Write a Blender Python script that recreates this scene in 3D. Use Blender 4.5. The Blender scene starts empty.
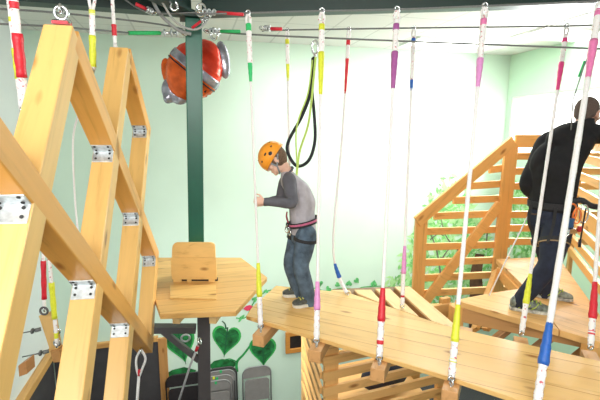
import bpy, bmesh, math, random
from mathutils import Vector, Matrix
random.seed(7)
C = bpy.context.scene.collection
V = Vector
PI = math.pi
# ------------------------------------------------------------------ camera
F = 420.0
PITCH = math.atan(68.0 / F)
CAMZ = 4.2
CAM = V((0, 0, CAMZ))
FW = V((0, math.cos(PITCH), -math.sin(PITCH)))
UP = V((0, math.sin(PITCH), math.cos(PITCH)))
RT = V((1, 0, 0))
def ray(x, y):
    return RT * ((x - 300) / F) + UP * ((200 - y) / F) + FW
def at(x, y, d):                      # photo position -> point at distance d in front of the camera (along Y)
    r = ray(x, y); return CAM + r * (d / r.y)
def onz(x, y, z):                     # photo position -> point on the level z
    r = ray(x, y); return CAM + r * ((z - CAMZ) / r.z)
cam_d = bpy.data.cameras.new('camera'); cam = bpy.data.objects.new('camera', cam_d); C.objects.link(cam)
cam.location = CAM; cam.rotation_euler = (PI/2 - PITCH, 0, 0)
cam_d.sensor_width = 36; cam_d.lens = 36 * F / 600; cam_d.clip_start = 0.02
bpy.context.scene.camera = cam

# ------------------------------------------------------------------ materials
def nt(name):
    m = bpy.data.materials.new(name); m.use_nodes = True
    t = m.node_tree; b = t.nodes['Principled BSDF']
    return m, t, b
def lk(t, a, b): t.links.new(a, b)
def plain(name, col, rough=0.6, metal=0.0, noise=0.0, scale=20, bump=0.0, emit=0.0, spec=None, vary=0.0):
    m, t, b = nt(name)
    b.inputs['Roughness'].default_value = rough; b.inputs['Metallic'].default_value = metal
    if spec is not None: b.inputs['Specular IOR Level'].default_value = spec
    tc = t.nodes.new('ShaderNodeTexCoord')
    n = t.nodes.new('ShaderNodeTexNoise'); n.inputs['Scale'].default_value = scale; n.inputs['Detail'].default_value = 4
    lk(t, tc.outputs['Object'], n.inputs['Vector'])
    r = t.nodes.new('ShaderNodeValToRGB')
    r.color_ramp.elements[0].position = 0.3; r.color_ramp.elements[1].position = 0.7
    k = 1 - noise; j = 1 + noise * 0.5
    r.color_ramp.elements[0].color = (col[0]*k, col[1]*k, col[2]*k, 1)
    r.color_ramp.elements[1].color = (min(1, col[0]*j), min(1, col[1]*j), min(1, col[2]*j), 1)
    lk(t, n.outputs['Fac'], r.inputs['Fac'])
    lk(t, r.outputs['Color'], b.inputs['Base Color'])
    if bump:
        bp = t.nodes.new('ShaderNodeBump'); bp.inputs['Strength'].default_value = bump; bp.inputs['Distance'].default_value = 0.01
        lk(t, n.outputs['Fac'], bp.inputs['Height']); lk(t, bp.outputs['Normal'], b.inputs['Normal'])
    if emit:
        b.inputs['Emission Color'].default_value = (*col, 1); b.inputs['Emission Strength'].default_value = emit
    return m
def wood(name, col, grain=(1,0,0), plank=None, rough=0.42, dark=0.62, knots=True, joint=0.03, contrast=1.0):
    """boards whose grain runs along GRAIN; PLANK = (across direction, board width, board length)"""
    m, t, b = nt(name); N = t.nodes
    g = V(grain).normalized()
    q = V(plank[0]).normalized() if plank else (V((0,0,1)).cross(g) if abs(g.z) < .9 else V((1,0,0))).normalized()
    w = g.cross(q).normalized()
    tc = N.new('ShaderNodeTexCoord'); oi = N.new('ShaderNodeObjectInfo')
    def dot(v):
        d = N.new('ShaderNodeVectorMath'); d.operation = 'DOT_PRODUCT'; d.inputs[1].default_value = v
        lk(t, tc.outputs['Object'], d.inputs[0]); return d.outputs['Value']
    def math_(op, a, bb=None):
        n = N.new('ShaderNodeMath'); n.operation = op
        for i, s in enumerate((a, bb)):
            if s is None: continue
            if isinstance(s, (int, float)): n.inputs[i].default_value = s
            else: lk(t, s, n.inputs[i])
        return n.outputs[0]
    dg, dq, dw = dot(g), dot(q), dot(w)
    rnd = math_('MULTIPLY', oi.outputs['Random'], 37.0)
    off = rnd; pr = None
    if plank:
        idx = math_('FLOOR', math_('DIVIDE', dq, plank[1]))
        wn = N.new('ShaderNodeTexWhiteNoise'); wn.noise_dimensions = '1D'; lk(t, idx, wn.inputs['W'])
        pr = wn.outputs['Value']
        off = math_('ADD', rnd, math_('MULTIPLY', pr, 23.0))
    cb = N.new('ShaderNodeCombineXYZ')
    lk(t, math_('ADD', math_('MULTIPLY', dg, 1.1), off), cb.inputs[0]); lk(t, math_('MULTIPLY', dq, 13.0), cb.inputs[1]); lk(t, math_('MULTIPLY', dw, 13.0), cb.inputs[2])
    n1 = N.new('ShaderNodeTexNoise'); n1.inputs['Scale'].default_value = 1.6; n1.inputs['Detail'].default_value = 6; n1.inputs['Roughness'].default_value = .6
    n1.inputs['Distortion'].default_value = 0.5
    lk(t, cb.outputs[0], n1.inputs['Vector'])
    r = N.new('ShaderNodeValToRGB'); e = r.color_ramp.elements
    e[0].position = 0.28; e[1].position = 0.68
    kd = 1 - (1 - dark) * contrast
    e[0].color = (col[0]*kd, col[1]*kd*.93, col[2]*kd*.8, 1)
    e[1].color = (min(1, col[0]*1.06), min(1, col[1]*1.06), min(1, col[2]*1.06), 1)
    me = e.new(0.45); me.color = (*col, 1)
    lk(t, n1.outputs['Fac'], r.inputs['Fac'])
    out = r.outputs['Color']
    def mult(colsock, valsock):
        mx = N.new('ShaderNodeMix'); mx.data_type = 'RGBA'; mx.blend_type = 'MULTIPLY'; mx.inputs['Factor'].default_value = 1
        lk(t, colsock, mx.inputs['A']); lk(t, valsock, mx.inputs['B']); return mx.outputs['Result']
    def ramp(fac, stops):
        rr = N.new('ShaderNodeValToRGB'); ee = rr.color_ramp.elements
        ee[0].position, ee[0].color = stops[0][0], (*stops[0][1], 1); ee[1].position, ee[1].color = stops[1][0], (*stops[1][1], 1)
        lk(t, fac, rr.inputs['Fac']); return rr.outputs['Color']
    if knots:
        kb = N.new('ShaderNodeCombineXYZ')
        lk(t, math_('ADD', math_('MULTIPLY', dg, 2.2), off), kb.inputs[0]); lk(t, math_('MULTIPLY', dq, 6.0), kb.inputs[1]); lk(t, math_('MULTIPLY', dw, 6.0), kb.inputs[2])
        vo = N.new('ShaderNodeTexVoronoi'); vo.inputs['Scale'].default_value = 1.0; lk(t, kb.outputs[0], vo.inputs['Vector'])
        out = mult(out, ramp(vo.outputs['Distance'], ((0.05, (.45,.3,.2)), (0.14, (1,1,1)))))
    out = mult(out, ramp(oi.outputs['Random'], ((0, (.9,.87,.8)), (1, (1,1,1)))))
    if plank:
        out = mult(out, ramp(pr, ((0, (.86,.8,.72)), (1, (1,1,1)))))
        fr = math_('FRACT', math_('DIVIDE', dq, plank[1]))
        out = mult(out, ramp(math_('MINIMUM', fr, math_('SUBTRACT', 1.0, fr)), ((joint*.3, (.60,.45,.30)), (joint*.8, (1,1,1)))))
    lk(t, out, b.inputs['Base Color'])
    b.inputs['Roughness'].default_value = rough
    bp = N.new('ShaderNodeBump'); bp.inputs['Strength'].default_value = .12; bp.inputs['Distance'].default_value = .004
    lk(t, n1.outputs['Fac'], bp.inputs['Height']); lk(t, bp.outputs['Normal'], b.inputs['Normal'])
    return m

# ------------------------------------------------------------------ mesh builder (points are given in world space)
class MB:
    def __init__(s): s.v = []; s.f = []
    def add(s, vs, fs):
        b = len(s.v); s.v += [V(p) for p in vs]; s.f += [tuple(b + i for i in f) for f in fs]; return s
    def box(s, c, ax, ay, az):        # half-axes
        c, ax, ay, az = V(c), V(ax), V(ay), V(az)
        if ax.cross(ay).dot(az) < 0: ax = -ax
        vs = [c + ax*i + ay*j + az*k for k in (-1, 1) for j in (-1, 1) for i in (-1, 1)]
        return s.add(vs, [(0,2,3,1), (4,5,7,6), (0,1,5,4), (2,6,7,3), (0,4,6,2), (1,3,7,5)])
    def beam(s, a, b, w, h, side=None):   # bar from a to b; w along SIDE, h along the third axis
        a, b = V(a), V(b); t = (b - a).normalized()
        sd = V(side) if side else (t.cross(V((0,0,1))) if abs(t.z) < .98 else V((1,0,0)))
        sd = (sd - t * sd.dot(t)).normalized(); u = t.cross(sd)
        return s.box((a + b)/2, (b - a)/2, sd * w/2, u * h/2)
    def prism(s, poly, ext):
        poly = [V(p) for p in poly]; ext = V(ext); n = len(poly)
        nr = V((0,0,0))
        for i in range(n): nr += poly[i].cross(poly[(i+1) % n])
        if nr.dot(ext) > 0: poly = poly[::-1]
        vs = poly + [p + ext for p in poly]
        fs = [tuple(range(n)), tuple(range(2*n - 1, n - 1, -1))] + [(i, n + i, n + (i+1) % n, (i+1) % n) for i in range(n)]
        # side faces wound outward
        fs[2:] = [(i, n + i, n + (i+1) % n, (i+1) % n)[::1] for i in range(n)]
        return s.add(vs, fs)
    def loft(s, rings):               # rings = [(centre, a, b)] ellipses
        n = 14; vs = []; fs = []
        for c, a, b in rings:
            vs += [V(c) + V(a)*math.cos(2*PI*k/n) + V(b)*math.sin(2*PI*k/n) for k in range(n)]
        for i in range(len(rings) - 1):
            for k in range(n):
                k2 = (k+1) % n; fs.append((i*n + k, i*n + k2, (i+1)*n + k2, (i+1)*n + k))
        fs.append(tuple(range(n))[::-1]); fs.append(tuple((len(rings)-1)*n + k for k in range(n)))
        return s.add(vs, fs)
    def tube(s, pts, r, n=8, round_ends=False, flat=1.0, side=None):
        pts = [V(p) for p in pts]; m = len(pts)
        rs = [r]*m if isinstance(r, (int, float)) else list(r)
        tg = [(pts[min(i+1, m-1)] - pts[max(i-1, 0)]).normalized() for i in range(m)]
        if side is None: side = V((0,0,1)) if abs(tg[0].z) < .9 else V((1,0,0))
        a = (V(side) - tg[0]*V(side).dot(tg[0])).normalized()
        rows = []
        for i in range(m):
            a = (a - tg[i]*a.dot(tg[i])).normalized(); b = tg[i].cross(a)
            rows.append((pts[i], a.copy(), b, rs[i]))
        if round_ends:
            p, a0, b0, r0 = rows[0]; p1, a1, b1, r1 = rows[-1]
            rows = [(p - tg[0]*r0*math.sin(q), a0, b0, r0*math.cos(q)) for q in (1.35, 1.0, .5)] + rows + [(p1 + tg[-1]*r1*math.sin(q), a1, b1, r1*math.cos(q)) for q in (.5, 1.0, 1.35)]
        vs = []; fs = []
        for p, a, b, rr in rows:
            vs += [p + a*rr*math.cos(2*PI*k/n) + b*rr*flat*math.sin(2*PI*k/n) for k in range(n)]
        for i in range(len(rows) - 1):
            for k in range(n):
                k2 = (k+1) % n; fs.append((i*n + k, i*n + k2, (i+1)*n + k2, (i+1)*n + k))
        fs.append(tuple(range(n))[::-1]); fs.append(tuple((len(rows)-1)*n + k for k in range(n)))
        return s.add(vs, fs)
    def strap(s, pts, w, th, side):   # flat webbing
        return s.ribbon(pts, w, th, side)
    def ribbon(s, pts, w, th, side):
        pts = [V(p) for p in pts]; m = len(pts); vs = []; fs = []
        for i in range(m):
            t = (pts[min(i+1, m-1)] - pts[max(i-1, 0)]).normalized()
            sd = side(i) if callable(side) else V(side)
            sd = (sd - t*sd.dot(t)).normalized(); u = t.cross(sd)
            vs += [pts[i] + sd*w/2*x + u*th/2*y for x, y in ((-1,-1), (1,-1), (1,1), (-1,1))]
        for i in range(m - 1):
            for k in range(4):
                k2 = (k+1) % 4; fs.append((i*4 + k, i*4 + k2, i*4 + 4 + k2, i*4 + 4 + k))
        fs.append((3,2,1,0)); fs.append(tuple((m-1)*4 + k for k in range(4)))
        return s.add(vs, fs)
    def ell(s, c, a, b, d, nu=16, nv=10):
        c, a, b, d = V(c), V(a), V(b), V(d)
        if a.cross(b).dot(d) < 0: a = -a
        vs = [c - d]; fs = []
        for j in range(1, nv):
            q = -PI/2 + PI*j/nv
            vs += [c + (a*math.cos(2*PI*k/nu) + b*math.sin(2*PI*k/nu))*math.cos(q) + d*math.sin(q) for k in range(nu)]
        vs.append(c + d); top = len(vs) - 1
        for k in range(nu):
            k2 = (k+1) % nu
            fs.append((0, 1 + k2, 1 + k)); fs.append((top, 1 + (nv-2)*nu + k, 1 + (nv-2)*nu + k2))
            for j in range(nv - 2): fs.append((1 + j*nu + k, 1 + j*nu + k2, 1 + (j+1)*nu + k2, 1 + (j+1)*nu + k))
        return s.add(vs, fs)
    def torus(s, c, nrm, R, r, nu=20, nv=8, sx=1.0, xdir=None):
        c, nrm = V(c), V(nrm).normalized()
        a = V(xdir) if xdir else (nrm.cross(V((0,0,1))) if abs(nrm.z) < .9 else V((1,0,0)))
        a = (a - nrm*a.dot(nrm)).normalized(); b = nrm.cross(a); vs = []; fs = []
        for i in range(nu):
            q = 2*PI*i/nu; o = a*math.cos(q)*R*sx + b*math.sin(q)*R; d = (a*math.cos(q) + b*math.sin(q))
            vs += [c + o + d*r*math.cos(2*PI*k/nv) + nrm*r*math.sin(2*PI*k/nv) for k in range(nv)]
        for i in range(nu):
            for k in range(nv):
                fs.append((i*nv + k, ((i+1) % nu)*nv + k, ((i+1) % nu)*nv + (k+1) % nv, i*nv + (k+1) % nv))
        return s.add(vs, fs)
    def build(s, name, mat, parent=None, smooth=False, bevel=0.0, sub=0, loc=None, voxel=0.0, relax=0):
        me = bpy.data.meshes.new(name)
        base = V((0,0,0)); p = parent
        if parent is not None: base = V(parent['_w'])
        elif loc is not None: base = V(loc)
        else:
            lo = [min(v[i] for v in s.v) for i in range(3)]; hi = [max(v[i] for v in s.v) for i in range(3)]
            base = V(((lo[0]+hi[0])/2, (lo[1]+hi[1])/2, lo[2]))
        me.from_pydata([v - base for v in s.v], [], s.f); me.update()
        bm = bmesh.new(); bm.from_mesh(me); bmesh.ops.recalc_face_normals(bm, faces=bm.faces[:]); bm.to_mesh(me); bm.free()
        o = bpy.data.objects.new(name, me); C.objects.link(o)
        if voxel:
            md = o.modifiers.new('r', 'REMESH'); md.mode = 'VOXEL'; md.voxel_size = voxel
            if relax:
                ms = o.modifiers.new('s', 'SMOOTH'); ms.factor = .5; ms.iterations = relax
            dg = bpy.context.evaluated_depsgraph_get(); dg.update()
            nm = bpy.data.meshes.new_from_object(o.evaluated_get(dg))
            o.modifiers.clear(); o.data = nm; me = nm
        me.materials.clear(); me.materials.append(mat)
        if smooth:
            for pl in me.polygons: pl.use_smooth = True
        if bevel:
            md = o.modifiers.new('bevel', 'BEVEL'); md.width = bevel; md.segments = 2; md.limit_method = 'ANGLE'
        if sub:
            md = o.modifiers.new('sub', 'SUBSURF'); md.levels = sub; md.render_levels = sub
        if parent is not None:
            o.parent = parent; o['_w'] = list(base)
        else:
            o.location = base; o['_w'] = list(base)
        return o
def tag(o, label=None, cat=None, group=None, kind=None):
    for k, v in (('label', label), ('category', cat), ('group', group), ('kind', kind)):
        if v: o[k] = v
    return o
def thing(name, label, cat, loc, group=None):
    o = bpy.data.objects.new(name, None); C.objects.link(o); o.location = loc; o['_w'] = list(loc); o.empty_display_size = .1
    return tag(o, label, cat, group)
def struct(mb, name, mat, **k): return tag(mb.build(name, mat, **k), kind='structure')
def lerp(a, b, t): return V(a) + (V(b) - V(a))*t
def smoothpath(pts, n=6):             # Catmull-Rom
    pts = [V(p) for p in pts]; out = []
    for i in range(len(pts) - 1):
        p0, p1, p2, p3 = pts[max(i-1, 0)], pts[i], pts[i+1], pts[min(i+2, len(pts)-1)]
        for k in range(n):
            t = k/n
            out.append(.5*((2*p1) + (p2 - p0)*t + (2*p0 - 5*p1 + 4*p2 - p3)*t*t + (3*p1 - p0 - 3*p2 + p3)*t**3))
    out.append(pts[-1]); return out
Z = V((0,0,1))

# ------------------------------------------------------------------ palette
PA = math.radians(14.5)
E1 = V((math.cos(PA), math.sin(PA), 0))       # along the far wall, to the right
E2 = V((-math.sin(PA), math.cos(PA), 0))      # away from the camera, along the side walls
M = {}
M['wall'] = plain('mint_wall_paint', (.60,.77,.65), .8, noise=.03, scale=2, bump=.02)
M['wall_side'] = plain('mint_side_wall_paint', (.56,.78,.60), .8, noise=.03, scale=2)
M['wall_grey'] = plain('pale_grey_wall_paint', (.69,.73,.72), .8, noise=.03, scale=2)
M['dark_wall'] = plain('charcoal_wall_paint', (.055,.052,.055), .7, noise=.15, scale=6)
M['floor'] = plain('charcoal_carpet', (.06,.06,.065), .95, noise=.3, scale=90, bump=.3)
M['green_steel'] = plain('green_painted_steel', (.012,.135,.088), .35, noise=.12, scale=5)
M['dark_green'] = plain('dark_green_painted_steel', (.006,.030,.024), .45, noise=.12, scale=5)
M['grey_steel'] = plain('grey_painted_steel', (.105,.098,.102), .5, noise=.12, scale=5)
M['galv'] = plain('galvanised_steel', (.62,.66,.68), .38, .75, noise=.25, scale=45, bump=.1)
M['chrome'] = plain('bright_steel', (.75,.77,.8), .22, 1.0, noise=.1, scale=30)
M['cable'] = plain('wire_rope', (.20,.21,.21), .5, .3, noise=.3, scale=200)
M['dark_metal'] = plain('dark_hole', (.03,.03,.03), .7)
WP = (.80,.52,.20)
FZ = -.40                                     # floor level
M['deck'] = wood('pine_deck_boards', (.88,.55,.20), E1, (E2, .14, 1), dark=.74)
M['panel'] = wood('pine_panel', (.90,.60,.23), E1, dark=.8)
M['panelv'] = wood('pine_joist', (.84,.6,.28), E2, dark=.75)
M['timber'] = {}
M['rope_tower'] = None
ROPE = plain('white_braided_rope', (.95,.93,.93), .85, noise=.10, scale=140, bump=.6)
def speckle():
    m, t, b = nt('white_rope_with_red_flecks'); N = t.nodes
    tc = N.new('ShaderNodeTexCoord'); vo = N.new('ShaderNodeTexNoise'); vo.inputs['Scale'].default_value = 55; vo.inputs['Detail'].default_value = 2
    lk(t, tc.outputs['Object'], vo.inputs['Vector'])
    r = N.new('ShaderNodeValToRGB'); e = r.color_ramp.elements
    e[0].position = .62; e[0].color = (.92,.90,.90,1); e[1].position = .70; e[1].color = (.62,.13,.16,1)
    g = e.new(.34); g.color = (.92,.90,.90,1); h = e.new(.26); h.color = (.45,.43,.45,1)
    lk(t, vo.outputs['Fac'], r.inputs['Fac']); lk(t, r.outputs['Color'], b.inputs['Base Color'])
    b.inputs['Roughness'].default_value = .85
    bp = N.new('ShaderNodeBump'); bp.inputs['Strength'].default_value = .7; bp.inputs['Distance'].default_value = .008
    lk(t, vo.outputs['Fac'], bp.inputs['Height']); lk(t, bp.outputs['Normal'], b.inputs['Normal'])
    return m
SPLICE = speckle()
TAPE = {k: plain(k + '_tape', c, .45, noise=.12, scale=60, bump=.3) for k, c in dict(
    green=(.03,.55,.16), yellow=(.78,.82,.05), pink=(.85,.22,.48), magenta=(.80,.06,.26), purple=(.42,.11,.36), red=(.70,.02,.04), blue=(.02,.13,.52), orchid=(.80,.32,.66)).items()}
# ================================================================== setting
P0 = V((0, 6.6, 0))
def onwall(x, y, off=0.004):          # photo position -> point on the far wall
    r = ray(x, y); t = (P0 - E2*off - CAM).dot(E2) / r.dot(E2); return CAM + r*t
H = 5.5
BR = onwall(510, 64, 0); BR.z = 0
BL = onwall(50, 350, 0); CAPZ = BL.z; BL.z = 0
LEN = 9.5
def grid_mat(name, col, line, size):
    m, t, b = nt(name); N = t.nodes
    tc = N.new('ShaderNodeTexCoord')
    fac = None
    for e in (E1, E2):
        d = N.new('ShaderNodeVectorMath'); d.operation = 'DOT_PRODUCT'; d.inputs[1].default_value = e; lk(t, tc.outputs['Object'], d.inputs[0])
        q = N.new('ShaderNodeMath'); q.operation = 'DIVIDE'; lk(t, d.outputs['Value'], q.inputs[0]); q.inputs[1].default_value = size
        f = N.new('ShaderNodeMath'); f.operation = 'FRACT'; lk(t, q.outputs[0], f.inputs[0])
        c = N.new('ShaderNodeMath'); c.operation = 'LESS_THAN'; lk(t, f.outputs[0], c.inputs[0]); c.inputs[1].default_value = .035
        if fac is None: fac = c.outputs[0]
        else:
            x = N.new('ShaderNodeMath'); x.operation = 'MAXIMUM'; lk(t, fac, x.inputs[0]); lk(t, c.outputs[0], x.inputs[1]); fac = x.outputs[0]
    n = N.new('ShaderNodeTexNoise'); n.inputs['Scale'].default_value = 60; lk(t, tc.outputs['Object'], n.inputs['Vector'])
    r = N.new('ShaderNodeValToRGB'); r.color_ramp.elements[0].color = (*[c*.88 for c in col], 1); r.color_ramp.elements[1].color = (*col, 1)
    lk(t, n.outputs['Fac'], r.inputs['Fac'])
    mx = N.new('ShaderNodeMix'); mx.data_type = 'RGBA'; lk(t, fac, mx.inputs['Factor']); lk(t, r.outputs['Color'], mx.inputs['A']); mx.inputs['B'].default_value = (*line, 1)
    lk(t, mx.outputs['Result'], b.inputs['Base Color']); b.inputs['Roughness'].default_value = .85
    return m
M['ceiling'] = grid_mat('acoustic_ceiling_tiles', (.74,.74,.71), (.55,.55,.53), 0.61)
mb = MB(); mb.box(V((0.6, 2.4, FZ - .05)), E1*7, E2*7, Z*.05); struct(mb, 'floor', M['floor'])
mb = MB(); mb.box(V((0.6, 2.4, H + .05)), E1*7, E2*7, Z*.05); struct(mb, 'ceiling', M['ceiling'])
mb = MB(); mb.box((BL + BR)/2 + E2*.06 + Z*(H + FZ)/2, (BR - BL)/2 + E1*.12, E2*.06, Z*(H - FZ)/2); struct(mb, 'wall_back', M['wall'])
mb = MB(); mb.box(BL - E1*.06 - E2*LEN/2 + Z*(H + FZ)/2, E1*.06, E2*LEN/2, Z*(H - FZ)/2); struct(mb, 'wall_left', M['wall_grey'])
# right wall with a window opening
W0, W1, WZ0, WZ1 = .10, 3.3, 3.86, 4.80
mb = MB()
def rw(s0, s1, z0, z1, th=.06, off=.06): mb.box(BR + E1*off - E2*(s0+s1)/2 + Z*(z0+z1)/2, E1*th, E2*(s1-s0)/2, Z*(z1-z0)/2)
rw(0, W0, FZ, H); rw(W1, LEN, FZ, H); rw(W0, W1, FZ, WZ0); rw(W0, W1, WZ1, H)
struct(mb, 'wall_right', M['wall_side'])
wn = thing('window_1', None, None, BR - E2*(W0+W1)/2 + Z*WZ0); tag(wn, kind='structure')
M['white_paint'] = plain('white_window_paint', (.85,.87,.85), .4, noise=.04)
M['pane'] = plain('sunlit_frosted_pane', (1,1,.98), .5, noise=.02, emit=3.2)
mb = MB(); rw(W0, W1, WZ0, WZ0+.05, .04); rw(W0, W1, WZ1-.05, WZ1, .04); rw(W0, W0+.05, WZ0+.05, WZ1-.05, .04); rw(W1-.05, W1, WZ0+.05, WZ1-.05, .04)
mb.build('window_frame', M['white_paint'], wn)
mb = MB(); rw(W0+.05, W1-.05, WZ0+.05, WZ1-.05, .006, .07); mb.build('window_pane', M['pane'], wn)
# dark lower wall at the left with a timber cap
CO = onwall(160, 370, 0); CO.z = 0
mb = MB()
mb.box(BL + E1*.012 - E2*2.4 + Z*(CAPZ + FZ)/2, E1*.012, E2*2.4, Z*(CAPZ - FZ)/2); struct(mb, 'wall_lower_left', M['dark_wall'])
mb = MB(); L = (CO - BL).length
mb.box(BL + E1*(L/2 + .024) - E2*.012 + Z*(CAPZ + FZ)/2, E1*(L/2 - .024), E2*.012, Z*(CAPZ - FZ)/2); struct(mb, 'wall_lower_back', M['dark_wall'])
tw = wood('brown_trim_wood', (.50,.26,.09), (0,0,1), dark=.7)
mb = MB(); mb.box(BL + E1*.05 - E2*2.4 + Z*(CAPZ+.0), E1*.05, E2*2.4, Z*.05); struct(mb, 'trim_1', wood('cap_rail_wood', (.62,.34,.11), E2), bevel=.006)
mb = MB(); mb.box(BL + E1*(L/2+.1) - E2*.03 + Z*CAPZ, E1*(L/2-.1), E2*.03, Z*.04); struct(mb, 'trim_2', wood('cap_rail_back_wood', (.62,.34,.11), E1), bevel=.006)
mb = MB(); mb.box(CO + E1*.06 - E2*.02 + Z*(CAPZ + FZ)/2, E1*.065, E2*.02, Z*(CAPZ - FZ)/2); struct(mb, 'trim_3', tw, bevel=.005)

# lights in the ceiling
M['diffuser'] = plain('lit_diffuser', (1,1,.97), .5, emit=4.0)
def ceiling_light(x, y, lab, w=.60, h=.30):
    p = onz(x, y, H)
    t = thing('ceiling_light', lab, 'ceiling light', p - Z*.03, 'recessed ceiling light panels')
    mb = MB()
    for s in (-1, 1):
        mb.box(p - Z*.012 + E1*s*w, E1*.025, E2*(h+.025), Z*.012); mb.box(p - Z*.012 + E2*s*h, E1*(w-.025), E2*.025, Z*.012)
    mb.build('frame', M['white_paint'], t)
    MB().box(p - Z*.006, E1*(w-.025), E2*(h-.025), Z*.005).build('diffuser', M['diffuser'], t)
ceiling_light(447, 43, 'bright ceiling light panel nearer the middle, between two rope tops')
ceiling_light(566, 34, 'bright ceiling light panel near the corner window, above the cables')

def area(name, loc, tgt, sx, sy, e, col=(1,1,1)):
    l = bpy.data.lights.new(name, 'AREA'); l.shape = 'RECTANGLE'; l.size = sx; l.size_y = sy; l.energy = e; l.color = col
    o = bpy.data.objects.new(name, l); C.objects.link(o); o.location = loc
    o.rotation_euler = (V(tgt) - V(loc)).to_track_quat('-Z', 'Y').to_euler(); return o
LT = dict(front=300, mid=80, right=140, low=26)
area('front_fill', (-.2, -1.2, 5.42), (.2, 3.5, 3.0), 3.0, 2.0, LT['front'], (1,.98,.95))  # unseen fill lamp added above and behind the camera
area('ceiling_strip_middle', (1.2, 5.2, 5.44), (1.2, 5.4, 0), 3.2, .9, LT['mid'], (1,1,.98))
area('window_daylight', BR - E2*1.7 - E1*.15 + Z*4.25, (0, 4.2, 3.6), 2.6, .9, LT['right'], (.97,.99,1))
area('lower_hall_fill', (-.9, 4.3, 2.15), (-.3, 6.5, .9), 1.6, .8, LT['low'], (1,1,.98))  # added fill to brighten the low back wall, no fixture here
w = bpy.data.worlds.new('world'); bpy.context.scene.world = w; w.use_nodes = True
w.node_tree.nodes['Background'].inputs['Color'].default_value = (1, .99, .97, 1); w.node_tree.nodes['Background'].inputs['Strength'].default_value = .42

# ------------------------------------------------------------------ painted leaves on the wall
M['leaf'] = plain('painted_leaf_green', (.012,.19,.045), .7, noise=.8, scale=9)
M['leaf_vein'] = plain('painted_leaf_vein', (.006,.09,.035), .7)
M['leaf_edge'] = plain('painted_leaf_light', (.04,.42,.09), .7, noise=.2, scale=8)
M['stem'] = plain('painted_stem_green', (.02,.30,.07), .7, noise=.4, scale=12)
M['petal'] = plain('painted_petal_red', (.75,.05,.12), .7, noise=.3, scale=20)
def flat(name, px, mat, parent, off=.004, loc=None):
    mb = MB(); ps = [onwall(x, y, off) for x, y in px]; mb.add(ps, [tuple(range(len(ps)))]); return mb.build(name, mat, parent, loc=loc)
def strip(name, px, wpx, mat, parent, off=.005):
    ps = smoothpath([onwall(x, y, off) for x, y in px], 6)
    ws = wpx if isinstance(wpx, (list, tuple)) else (wpx, wpx)
    vs = []; n = len(ps)
    for i, p in enumerate(ps):
        t = (ps[min(i+1, n-1)] - ps[max(i-1, 0)]).normalized(); s = t.cross(E2).normalized()
        wd = (ws[0] + (ws[1] - ws[0])*i/(n-1)) * .0152/2
        vs += [p + s*wd, p - s*wd]
    mb = MB(); mb.add(vs, [(2*i, 2*i+2, 2*i+3, 2*i+1) for i in range(n-1)]); return mb.build(name, mat, parent)
def heart(cx, cy, w, h, rot=0, k=1.0):
    out = []
    for i in range(36):
        q = 2*PI*i/36
        x = 16*math.sin(q)**3/17; y = -(13*math.cos(q) - 5*math.cos(2*q) - 2*math.cos(3*q) - math.cos(4*q))/15.5 - .12
        x *= w/2*k; y *= h/2*k
        out.append((cx + x*math.cos(rot) - y*math.sin(rot), cy + x*math.sin(rot) + y*math.cos(rot)))
    return out
lm = thing('leaf_mural', 'painted mural of big dark green heart leaves above the folding chairs', 'mural', onwall(226, 372))
def leaf(cx, cy, w, h, rot):
    flat('leaf', heart(cx, cy, w, h, rot), M['leaf_edge'], lm, .004)
    f = flat('leaf_shade', heart(cx, cy, w, h, rot, .86), M['leaf'], lm, .006)
    a = (cx + math.sin(rot)*h*.42, cy - math.cos(rot)*h*.42); b = (cx - math.sin(rot)*h*.5, cy + math.cos(rot)*h*.5)
    strip('vein', [a, (cx, cy), b], (1.6, .6), M['leaf_vein'], lm, .008)
    for s in (-1, 1):
        for k in (-.12, .14):
            m0 = (cx - math.sin(rot)*h*k, cy + math.cos(rot)*h*k)
            m1 = (m0[0] + s*w*.32*math.cos(rot) + math.sin(rot)*h*.16, m0[1] + s*w*.32*math.sin(rot) - math.cos(rot)*h*.16)
            strip('vein', [m0, lerp((*m0, 0), (*m1, 0), .5)[:2], m1], (1.0, .3), M['leaf_vein'], lm, .0085)
leaf(226, 341, 31, 33, .12); leaf(263, 352, 29, 31, -.05); leaf(181, 345, 33, 40, -.25)
flat('leaf', [(209,366),(214,361),(222,359),(232,360),(238,364),(232,368),(222,370),(213,370)], M['leaf'], lm, .005)
flat('leaf', [(160,378),(172,370),(184,367),(196,370),(194,378),(182,382),(170,384)], M['leaf'], lm, .005)
strip('stem', [(237,372),(237,362),(244,354),(252,343),(258,333)], (3.2, 1.6), M['stem'], lm, .007)
strip('stem', [(237,362),(230,359),(224,360)], (1.6, 1), M['stem'], lm, .007)
strip('stem', [(226,329),(225,324),(222,321)], (1.6, 1), M['leaf_vein'], lm, .007)
M['vine_leaf'] = plain('painted_vine_leaf', (.12,.52,.17), .7, noise=.5, scale=14)
vm = thing('vine_mural', 'painted thin green vine with small leaves and red flower behind the bridge', 'mural', onwall(300, 296))
strip('stem', [(236,318),(246,317),(254,302),(262,294),(272,290),(290,291),(312,288),(326,291),(342,288),(356,289),(364,287),(382,286)], (1.3, 1.0), M['leaf_edge'], vm, .006)
strip('stem', [(254,302),(258,297),(262,293)], (2.6, 2), M['stem'], vm, .0075)
for cx, cy, w, h, r in ((320,284,8,7,.3), (328,289,7,6,-.5), (338,285,6,7,.2), (349,283,8,7,-.2), (357,281,7,7,.4), (374,283,8,8,0), (266,291,6,5,1.2), (255,299,6,8,.3), (241,318,12,4,0), (308,285,6,6,.3)):
    flat('leaf', heart(cx, cy, w*.85, h*.9, r + cx), M['vine_leaf'], vm, .008)
flat('flower', [(243,309),(246,306),(250,305),(254,307),(252,310),(247,311)], M['petal'], vm, .009)
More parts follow.
